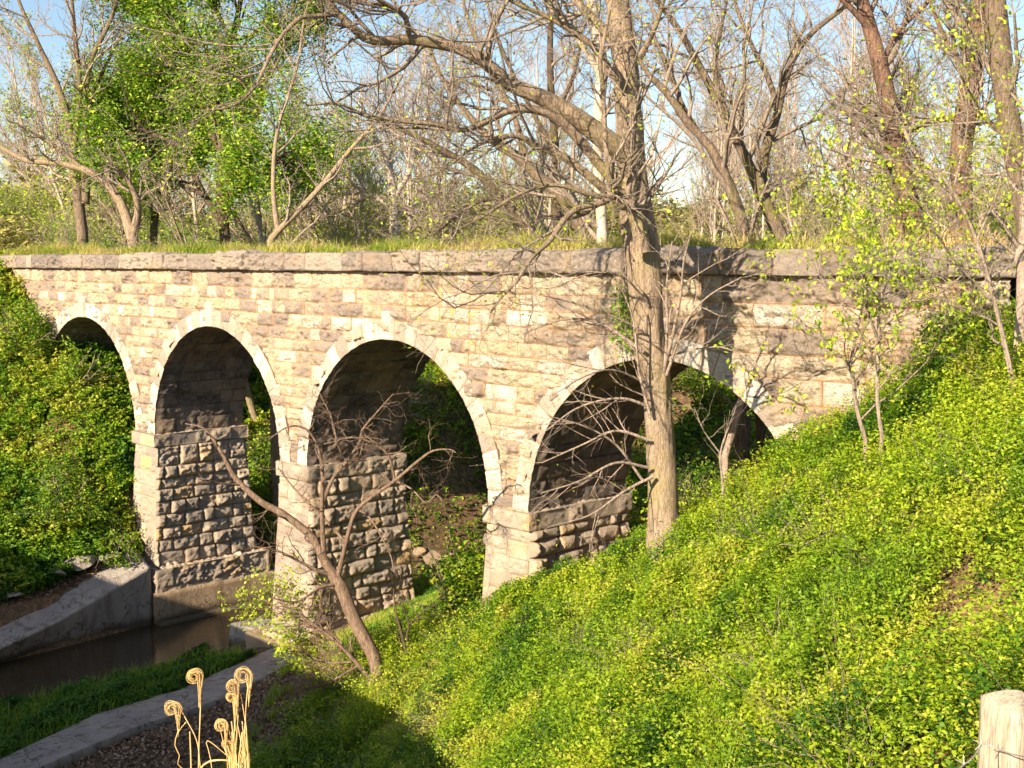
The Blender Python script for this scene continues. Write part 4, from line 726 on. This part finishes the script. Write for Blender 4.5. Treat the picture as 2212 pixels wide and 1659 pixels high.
# ------------------------------------------------------------------ ground cover
rng = np.random.default_rng(5)
def scatter(n, x0, x1, y0, y1, m=120):
    p = np.c_[rng.uniform(x0, x1, n), rng.uniform(y0, y1, n)]; z = ground_z(p[:, 0], p[:, 1]); p = np.c_[p, z]; return p[inview(p, m)]
def slope_cover(name, p, hmax, sz, mat, seed, clump=.9, bare=-.30, kind='stuff'):
    """leaves spread through a lumpy layer above the soil"""
    x, y = p[:, 0], p[:, 1]; lump = .10 + .85 * sstep(-.30, .32, fbm(x * clump + 40, y * clump + 40, seed, 3)) + .30 * fbm(x * 4, y * 4, seed + 1, 2); lump = np.clip(lump, .04, 1.2)
    k = (fbm(x * .55 + 70, y * .55 + 70, seed + 2, 3) > bare) | (rng.random(len(x)) < .10); x, y, lump, z = x[k], y[k], lump[k], p[k, 2]
    kk = rng.random(len(x)) < .12 + 1.1 * lump; x, y, z, lump = x[kk], y[kk], z[kk], lump[kk]
    h = lump * hmax * rng.random(len(x)) ** .42
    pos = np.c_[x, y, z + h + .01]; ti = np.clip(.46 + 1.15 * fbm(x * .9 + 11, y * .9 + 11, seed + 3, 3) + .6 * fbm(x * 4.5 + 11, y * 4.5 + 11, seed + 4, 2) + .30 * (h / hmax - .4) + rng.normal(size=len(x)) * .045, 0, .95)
    ds = np.linalg.norm(pos - CAM, axis=1); V, F, at = leaves(pos, sz * (.75 + ds / 45), rng, tint=ti, up=1.3, asp=.6)
    return tag(mk(name, V, F, mat, attr=at), kind=kind)
def sprigs(name, p, mat, seed, ln=(.25, .6), k=14, sz=.055):
    rg_ = np.random.default_rng(seed); n = len(p); L = rg_.uniform(*ln, n); a = rg_.uniform(0, 2 * pi, n); t_ = (np.arange(k) + .5) / k
    out = np.c_[np.cos(a), np.sin(a)][:, None] * (L[:, None] * (.25 * t_ + .55 * t_ ** 2.2))[..., None]; zz = L[:, None] * (1.25 * t_ - .55 * t_ ** 2.4) + .15
    pos = np.concatenate([p[:, None, :2] + out, (p[:, 2:3] + zz)[..., None]], 2).reshape(-1, 3) + rg_.normal(size=(n * k, 3)) * .022
    ti = np.clip(np.repeat(.55 + .8 * fbm(p[:, 0] * .9 + 11, p[:, 1] * .9 + 11, seed, 3), k) + np.tile(t_ - .4, n) * .35 + rg_.normal(size=n * k) * .06, 0, .95)
    ds = np.linalg.norm(pos - CAM, axis=1); V, F, at = leaves(pos, sz * (.75 + ds / 45), rg_, tint=ti, up=.6, asp=.55); return tag(mk(name, V, F, mat, attr=at), kind='stuff')
def blades(p, h, wd, ti, lean=.35):
    n = len(p); a = rng.uniform(0, 2 * pi, n); d = np.c_[np.cos(a), np.sin(a), np.zeros(n)]; s_ = np.c_[-np.sin(a), np.cos(a), np.zeros(n)]; H = (h * rng.uniform(.5, 1.3, n))[:, None] if np.isscalar(h) else (h * rng.uniform(.6, 1.2, n))[:, None]
    m = p + d * H * lean * .3 + np.array([0, 0, 1]) * H * .55; t_ = p + d * H * lean * rng.uniform(.5, 2, n)[:, None] + np.array([0, 0, 1]) * H
    W_ = wd if np.isscalar(wd) else wd[:, None]
    V = np.stack([p - s_ * W_, p + s_ * W_, m + s_ * W_ * .8, m - s_ * W_ * .8, t_ + s_ * W_ * .15, t_ - s_ * W_ * .15], 1).reshape(-1, 3); i = np.arange(n) * 6
    return V, np.concatenate([np.stack([i, i + 1, i + 2, i + 3], 1), np.stack([i + 3, i + 2, i + 4, i + 5], 1)]), {'tint': np.repeat(ti, 6)}
# right bank
pr = scatter(1700000, -22, 1.5, -16.5, -.3)
cd_ = np.abs(creek_dist(pr[:, 0], pr[:, 1])); flat = (pr[:, 0] < -17 + .9 * pr[:, 1] * -1 * .4) & (pr[:, 2] < -7.4); dst = np.linalg.norm(pr - CAM, axis=1)
keep = (rng.random(len(pr)) < np.where(flat, .35, 1)) & (pr[:, 0] > -21 + .6 * (-pr[:, 1] - 3)) & (dst > 4.2)
holes = pr[rng.integers(0, len(pr), 130)]
for q_ in holes: keep &= np.hypot(pr[:, 0] - q_[0], (pr[:, 1] - q_[1]) * .8) > .05 + .011 * np.linalg.norm(q_ - CAM) * (1 + 1.2 * fbm(pr[:, 0] * 4, pr[:, 1] * 4, 16, 2))
for q_, r_ in bare_spots[:8] + bare_spots[12:]: keep &= (np.hypot(pr[:, 0] - q_[0], pr[:, 1] - q_[1]) > r_ * .75 * (1 + .9 * fbm(pr[:, 0] * 2.5, pr[:, 1] * 2.5, 15, 2))) | (rng.random(len(pr)) < .10)
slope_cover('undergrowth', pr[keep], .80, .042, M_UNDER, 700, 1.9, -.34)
sprigs('undergrowth_sprigs', pr[keep][:26000], M_UNDER, 701, (.2, .60), 16, .040)
ux = pr[keep][20000:70000]; ux = ux[(fbm(ux[:, 0] * .5 + 3, ux[:, 1] * .5 + 8, 881, 3) > .32) | ((ux[:, 2] < -5.5) & (ux[:, 1] < -4.5) & (rng.random(len(ux)) < .45))]
V, F, at = blades(ux + np.array([0, 0, .10]), .34, .006, np.clip(.45 + rng.normal(size=len(ux)) * .2, 0, 1), .5); tag(mk('slope_grass', V, F, M_GRASS, attr=at), kind='stuff')
ut = np.concatenate([pr[keep][90000:90300]] + [np.c_[q_[0] + rng.normal(size=70) * r_ * .9, q_[1] + rng.normal(size=70) * r_ * .9, np.full(70, q_[2])] for q_, r_ in bare_spots[2:6] + bare_spots[12:]] + [np.repeat(holes[:40], 22, 0) + rng.normal(size=(880, 3)) * .12 * np.array([1, 1, 0])]); ang_ = nrm(rng.normal(size=(len(ut), 3)) * np.array([1, 1, .5]) + np.array([0, 0, .8])); tp = np.stack([ut + ang_ * (L_ * .9) + rng.normal(size=ut.shape) * .04 * (L_ > 0) for L_ in (0, .25, .5, .75, 1)], 1); V, F = tubes(tp, np.tile([.005, .004, .003, .002, .0015], (len(ut), 1)), 3); tag(mk('slope_brambles', V, F, M_BARKP), kind='stuff')
pv = np.c_[rng.uniform(-4, 9, 260000), rng.uniform(-15.2, 3, 260000)]; pv = np.c_[pv, ground_z(pv[:, 0], pv[:, 1])]; pv = pv[~inview(pv, 110) & inview(pv, 2600) & (np.linalg.norm(pv - CAM, axis=1) > 3.5) & ((pv[:, 1] < -.3) | (pv[:, 0] > -7.2))][:110000]
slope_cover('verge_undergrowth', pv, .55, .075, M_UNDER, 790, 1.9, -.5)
# meadow by the piers
gr = scatter(260000, -25.2, -13, -7.5, 4.0); k = (gr[:, 2] < -6.6) & (fbm(gr[:, 0] * .8 + 5, gr[:, 1] * .8 + 5, 44, 3) > -.18) & (gr[:, 0] > -24.3 + np.clip(-gr[:, 1] - 1, 0, 9) * .95); gr = gr[k][:90000]
V, F, at = blades(gr, .16, .007, np.clip(.5 + .8 * fbm(gr[:, 0], gr[:, 1], 12, 3) + rng.normal(size=len(gr)) * .2, 0, 1)); tag(mk('meadow_grass', V, F, M_GRASS, attr=at), kind='stuff')
# left bank, banks behind
pl = scatter(900000, -50, -32.4, -9, 3.5); k = (creek_dist(pl[:, 0], pl[:, 1]) > 2.1 + np.where(pl[:, 1] < -.4, .6, 0)) & ((pl[:, 1] < -.35) | (pl[:, 0] < -34.5)) & (pl[:, 2] < -.4) & ~((pl[:, 0] > -41) & (pl[:, 1] > .3) & (pl[:, 2] > -2.2))
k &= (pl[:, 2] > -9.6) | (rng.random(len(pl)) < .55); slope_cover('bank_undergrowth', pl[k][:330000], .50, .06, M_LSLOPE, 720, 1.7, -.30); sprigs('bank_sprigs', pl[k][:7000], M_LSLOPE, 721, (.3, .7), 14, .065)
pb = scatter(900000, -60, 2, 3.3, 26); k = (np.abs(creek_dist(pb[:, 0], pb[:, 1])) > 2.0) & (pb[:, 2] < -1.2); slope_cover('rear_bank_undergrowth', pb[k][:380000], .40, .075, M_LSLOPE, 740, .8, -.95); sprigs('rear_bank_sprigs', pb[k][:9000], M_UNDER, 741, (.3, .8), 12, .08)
# grass strip by the water
ps = scatter(200000, -28.9, -22.5, -14, -.4); sx = np.interp(-ps[:, 1], [.7, 3.8, 6, 8.5, 13], [-25.95, -24.85, -24.65, -23.6, -22.5]); k = (ps[:, 0] < sx + .05) & (ps[:, 0] > -28.5 + np.clip(.15 * fbm(ps[:, 0], ps[:, 1] * 2, 3, 3), -.2, .2)) & (ps[:, 1] < -1.3)
slope_cover('waterside_weeds', ps[k][:60000], .34, .055, M_DARKLEAF, 760, 1.2, -.5)
q_ = ps[k][60000:90000]
V, F, at = blades(q_, .32, .008, rng.random(len(q_)) * .6); tag(mk('waterside_grass', V, F, M_GRASS, attr=at), kind='stuff')
# grass on the trail
pt_ = np.c_[rng.uniform(-46, 2, 60000), rng.uniform(.35, 3.2, 60000), np.full(60000, -.03)]; pt_ = pt_[inview(pt_, 150)]; hh = .05 + .50 * np.clip(fbm(pt_[:, 0] * 1.3, pt_[:, 1] * 1.5, 61, 3) + .38, 0, 1) ** 1.3
V, F, at = blades(pt_, hh, .009, np.clip(.55 + 1.3 * fbm(pt_[:, 0] * .35, pt_[:, 1] * .5, 62, 2) + rng.normal(size=len(pt_)) * .25, 0, 1), .8); tag(mk('trail_grass', V, F, M_DRY, attr=at), kind='stuff')
pt_ = scatter(150000, -60, 8, 3.0, 9, 100); pt_ = pt_[pt_[:, 2] > -2.5][:50000]
V, F, at = blades(pt_, .5, .016, rng.random(len(pt_)), .5); tag(mk('trail_edge_grass', V, F, M_DRY, attr=at), kind='stuff')
# litter on the shaded dirt
pd = scatter(60000, -25, -16, -13, -2); k = (pd[:, 2] < -8.8) & (pd[:, 0] > -23.6); pe_ = scatter(40000, -37, -33, -9, -.5); pd = np.concatenate([pd[k][:14000], pe_[pe_[:, 2] < -7.8][:7000]]); pd[:, 2] += .03
V, F, at = leaves(pd, .09, rng, up=2.5); 
ml, t, b = nodes('dead_leaf_litter', .9); a = t.nodes.new('ShaderNodeAttribute'); a.attribute_name = 'tint'; t.links.new(ramp(t, a.outputs['Fac'], [(0, (.10, .05, .035)), (.6, (.26, .16, .10)), (1, (.45, .36, .27))]).outputs[0], b.inputs['Base Color'])
tag(mk('leaf_litter', V, F, ml, attr=at), kind='stuff')
# distant wooded rise
def far_wood(label_name, n, d0, d1, h, seed, mat, sz):
    rg_ = np.random.default_rng(seed); X = rg_.uniform(-150, 2400, n); d = rg_.uniform(d0, d1, n)
    q = CAM + d[:, None] * (Fv + ((X - 1106) / FD)[:, None] * Rv); q[:, 2] = ground_z(q[:, 0], q[:, 1]); hh = h * (.55 + fbm(q[:, 0] / 7 + 9, q[:, 1] / 7 + 9, seed, 3)); q[:, 2] += np.clip(hh, .1, None) * rg_.random(n) ** .7
    V, F, at = leaves(q, sz, rg_, asp=.35); return tag(mk(label_name, V, F, mat, attr=at), kind='stuff')
M_FAR = leaf_mat('distant_brush', [(0, (.18, .18, .04)), (.4, (.34, .31, .10)), (.7, (.46, .37, .18)), (1, (.40, .50, .05))], .3)
far_wood('distant_woods', 160000, 72, 130, 7.0, 3, M_FAR, .55)
far_wood('mid_thicket', 150000, 50, 74, 3.4, 4, M_FAR, .30)

# ------------------------------------------------------------------ foreground: curled dry grass, fence post, wire
mcg, t, b = nodes('golden_dry_stalk', .6, .3); a = noise(t, 30, 3, .6); t.links.new(ramp(t, a, [(.3, (.46, .29, .10)), (.7, (.74, .54, .24))]).outputs[0], b.inputs['Base Color'])
dgr = P(480, 1800, 2.5); cg = empty('curled_dry_grass', tuple(dgr), 'clump of golden dry grass stalks with tightly curled tips in the bottom foreground', 'dry grass')
rng = np.random.default_rng(14)
def stalk(pts, curl=None, d=2.5, w0=1.4, strands=16):
    """main stem plus a bundle of blades curling over at the tip"""
    L0 = np.array(cg.location); p, r = px_stem([(x, y, w0 * (1 - .35 * i / len(pts))) for i, (x, y) in enumerate(pts)], d, d, .01)
    o = mk('stalk', (lambda q: q - L0)(tubes(p, r, 6)[0]), tubes(p, r, 6)[1], mcg, cg, True)
    if curl:
        cx, cy, cr, a0 = curl; parts = []; tip = np.array(pts[-1], float)
        for s in range(strands):
            rr_ = cr * rng.uniform(.45, 1.5); turns = rng.uniform(.55, 1.45); th_ = np.linspace(0, turns * 2 * pi, 34); rad_s = rr_ * (1 - rng.uniform(.35, .7) * th_ / th_[-1]) * (1 + .10 * np.sin(th_ * rng.uniform(1, 3) + s))
            xs = cx + rng.uniform(-1, 1) - (-np.cos(th_)) * rad_s; ys = cy + rng.uniform(-1, 1) - np.sin(th_) * rad_s
            st = np.array(pts[-1]) + np.array([rng.uniform(-1.2, 1.2), 0]); pre = np.linspace(0, 1, 10)[:-1, None]; start = st + np.array([0, 34 + rng.uniform(0, 40)]); lead = start + (np.array([xs[0], ys[0]]) - start) * pre
            X_ = np.r_[lead[:, 0], xs]; Y_ = np.r_[lead[:, 1], ys]; dd = d + rng.uniform(-.012, .012); pp = np.array([P(x, y, dd + .004 * math.sin(i * .3 + s)) for i, (x, y) in enumerate(zip(X_, Y_))])[None]; parts.append(tubes(pp, np.linspace(.6, .35, pp.shape[1])[None] * d / FD, 4))
        V, F, _ = cat(parts); mk('curled_tip', V - L0, F, mcg, o)
stalk([(472, 1900), (446, 1780), (433, 1659), (425, 1600), (400, 1550), (392, 1535), (384, 1521)], (370, 1532, 15, 0))
stalk([(428, 1900), (429, 1659), (432, 1560), (434, 1500), (433, 1470), (431, 1458)], (419, 1462, 14, 0))
stalk([(524, 1900), (525, 1659), (528, 1600), (532, 1520), (536, 1480), (538, 1462), (537, 1456)], (524, 1459, 14, 0))
stalk([(508, 1900), (508, 1659), (512, 1590), (514, 1540), (514, 1498), (512, 1482)], (500, 1482, 11, 0)); stalk([(504, 1900), (503, 1659), (506, 1590), (508, 1530), (508, 1508)], (498, 1507, 9, 0))
stalk([(500, 1900), (505, 1640), (500, 1600), (492, 1570), (488, 1562)], (477, 1568, 11, 0)); stalk([(510, 1900), (512, 1660), (505, 1620), (500, 1606)], (489, 1610, 10, 0))
stalk([(540, 1900), (537, 1659), (534, 1590), (527, 1540), (520, 1500)], None, strands=0)
for i in range(26):
    x = rng.uniform(488, 542); t_ = rng.uniform(1540, 1640); l_ = rng.uniform(-16, 10); stalk([(x, 1900), (x, 1659), (x + l_ * .4, (t_ + 1659) / 2), (x + l_, t_)], None, d=2.5 + rng.uniform(-.08, .08), w0=rng.uniform(1.0, 2.2))
stalk([(415, 1700), (440, 1652), (470, 1642), (505, 1646), (530, 1665)], None, w0=2.4); stalk([(418, 1900), (413, 1659), (411, 1600), (410, 1580)], None, w0=1.8); stalk([(402, 1560), (384, 1583), (378, 1610), (388, 1632), (384, 1650), (398, 1663)], None, w0=1.2); stalk([(470, 1760), (455, 1640), (448, 1600), (500, 1640)], None, w0=1.2)
# fence post with a chamfered weathered top
mp_, t, b = nodes('weathered_post_wood', .85, .2); n1 = noise(t, 26, 6, .7, stretch=(3, 3, .18)); n2 = noise(t, 5, 4, .6, stretch=(1, 1, .3)); n3 = noise(t, 90, 3, .7, stretch=(3, 3, .2))
c = mixc(t, ramp(t, n1, [(.35, (0, 0, 0)), (.65, (1, 1, 1))]).outputs[0], (.36, .29, .21), (.58, .48, .36)); c = mixc(t, ramp(t, n3, [(.50, (0, 0, 0)), (.60, (.75,) * 3)]).outputs[0], c, (.20, .15, .11)); c = mixc(t, ramp(t, n2, [(.5, (0, 0, 0)), (.7, (.35,) * 3)]).outputs[0], c, (.40, .26, .22)); t.links.new(c, b.inputs['Base Color']); bump(t, b, n3, .7, .004)
q = P(2208, 1522, 2.75); px_, py_ = q[0], q[1]; ztop = q[2] + .03; zg = float(ground_z(px_, py_)) - .3
a_ = .064; ca, sa = math.cos(TH + .25), math.sin(TH + .25); nz = 60; vs_ = []; per = []
for e_ in range(4):
    for s in np.linspace(0, 1, 9)[:-1]:
        c0 = [(-1, -1), (1, -1), (1, 1), (-1, 1)][e_]; c1 = [(1, -1), (1, 1), (-1, 1), (-1, -1)][e_]; per.append(((c0[0] * (1 - s) + c1[0] * s), (c0[1] * (1 - s) + c1[1] * s)))
per = np.array(per); rnd_ = np.minimum(1, 1.385 / np.hypot(per[:, 0], per[:, 1])); per = per * rnd_[:, None]
zs_ = np.r_[np.linspace(zg, ztop - .06, nz), ztop - .047, ztop - .036, ztop - .024, ztop - .012, ztop - .003, ztop]; sc_ = np.r_[np.ones(nz), .99, .84, .62, .38, .15, .02]
for zz, s in zip(zs_, sc_):
    x_ = per[:, 0] * a_ * s; y_ = per[:, 1] * a_ * s; wob = 1 + .02 * fbm(per[:, 0] * 3 + 5, per[:, 1] * 3 + zz * .6, 5, 3); tilt = np.where(s < 1, -.35 * (per[:, 0] * s) * a_, 0)
    vs_.append(np.stack([px_ + (x_ * ca - y_ * sa) * wob, py_ + (x_ * sa + y_ * ca) * wob, zz + tilt + (.006 * fbm(x_ * 60 + 9, y_ * 60 + 9, 3, 3) if s < .99 else 0)], 1))
post = mk('fence_post', np.concatenate(vs_), (lambda k, n: np.stack([(np.arange(n - 1)[:, None] * k + np.arange(k)).ravel(), (np.arange(n - 1)[:, None] * k + (np.arange(k) + 1) % k).ravel(), ((np.arange(n - 1)[:, None] + 1) * k + (np.arange(k) + 1) % k).ravel(), ((np.arange(n - 1)[:, None] + 1) * k + np.arange(k)).ravel()], 1))(len(per), len(zs_)), mp_)
tag(post, 'weathered squared wooden fence post in the bottom right corner', 'fence post')
mwr, t, b = nodes('galvanised_wire', .5, .5); b.inputs['Metallic'].default_value = .6; b.inputs['Base Color'].default_value = (.55, .48, .40, 1)
wp = [(2040, 1700), (2075, 1659), (2100, 1638), (2119, 1612), (2122, 1606), (2140, 1611), (2165, 1622), (2195, 1631), (2225, 1636)]; wd_ = [2.45, 2.52, 2.58, 2.63, 2.625, 2.60, 2.60, 2.61, 2.64]
p_, r_ = resample([P(x, y, d) for (x, y), d in zip(wp, wd_)], [.0016] * len(wp), .01); parts = [tubes(p_, r_, 6)]
for (x, y, d) in ((2083, 1650, 2.54), (2120, 1607, 2.625)):
    for a0 in (.4, 1.6, 2.7, 4.0): s_ = P(x, y, d); parts.append(tubes(np.array([s_, s_ + .018 * (math.cos(a0) * Rv + math.sin(a0) * Uv) + .004 * Fv])[None], np.array([[.0014, .0008]]), 4))
V, F, _ = cat(parts); tag(mk('barbed_wire', V, F, mwr), 'thin barbed wire running past the wooden fence post', 'wire')
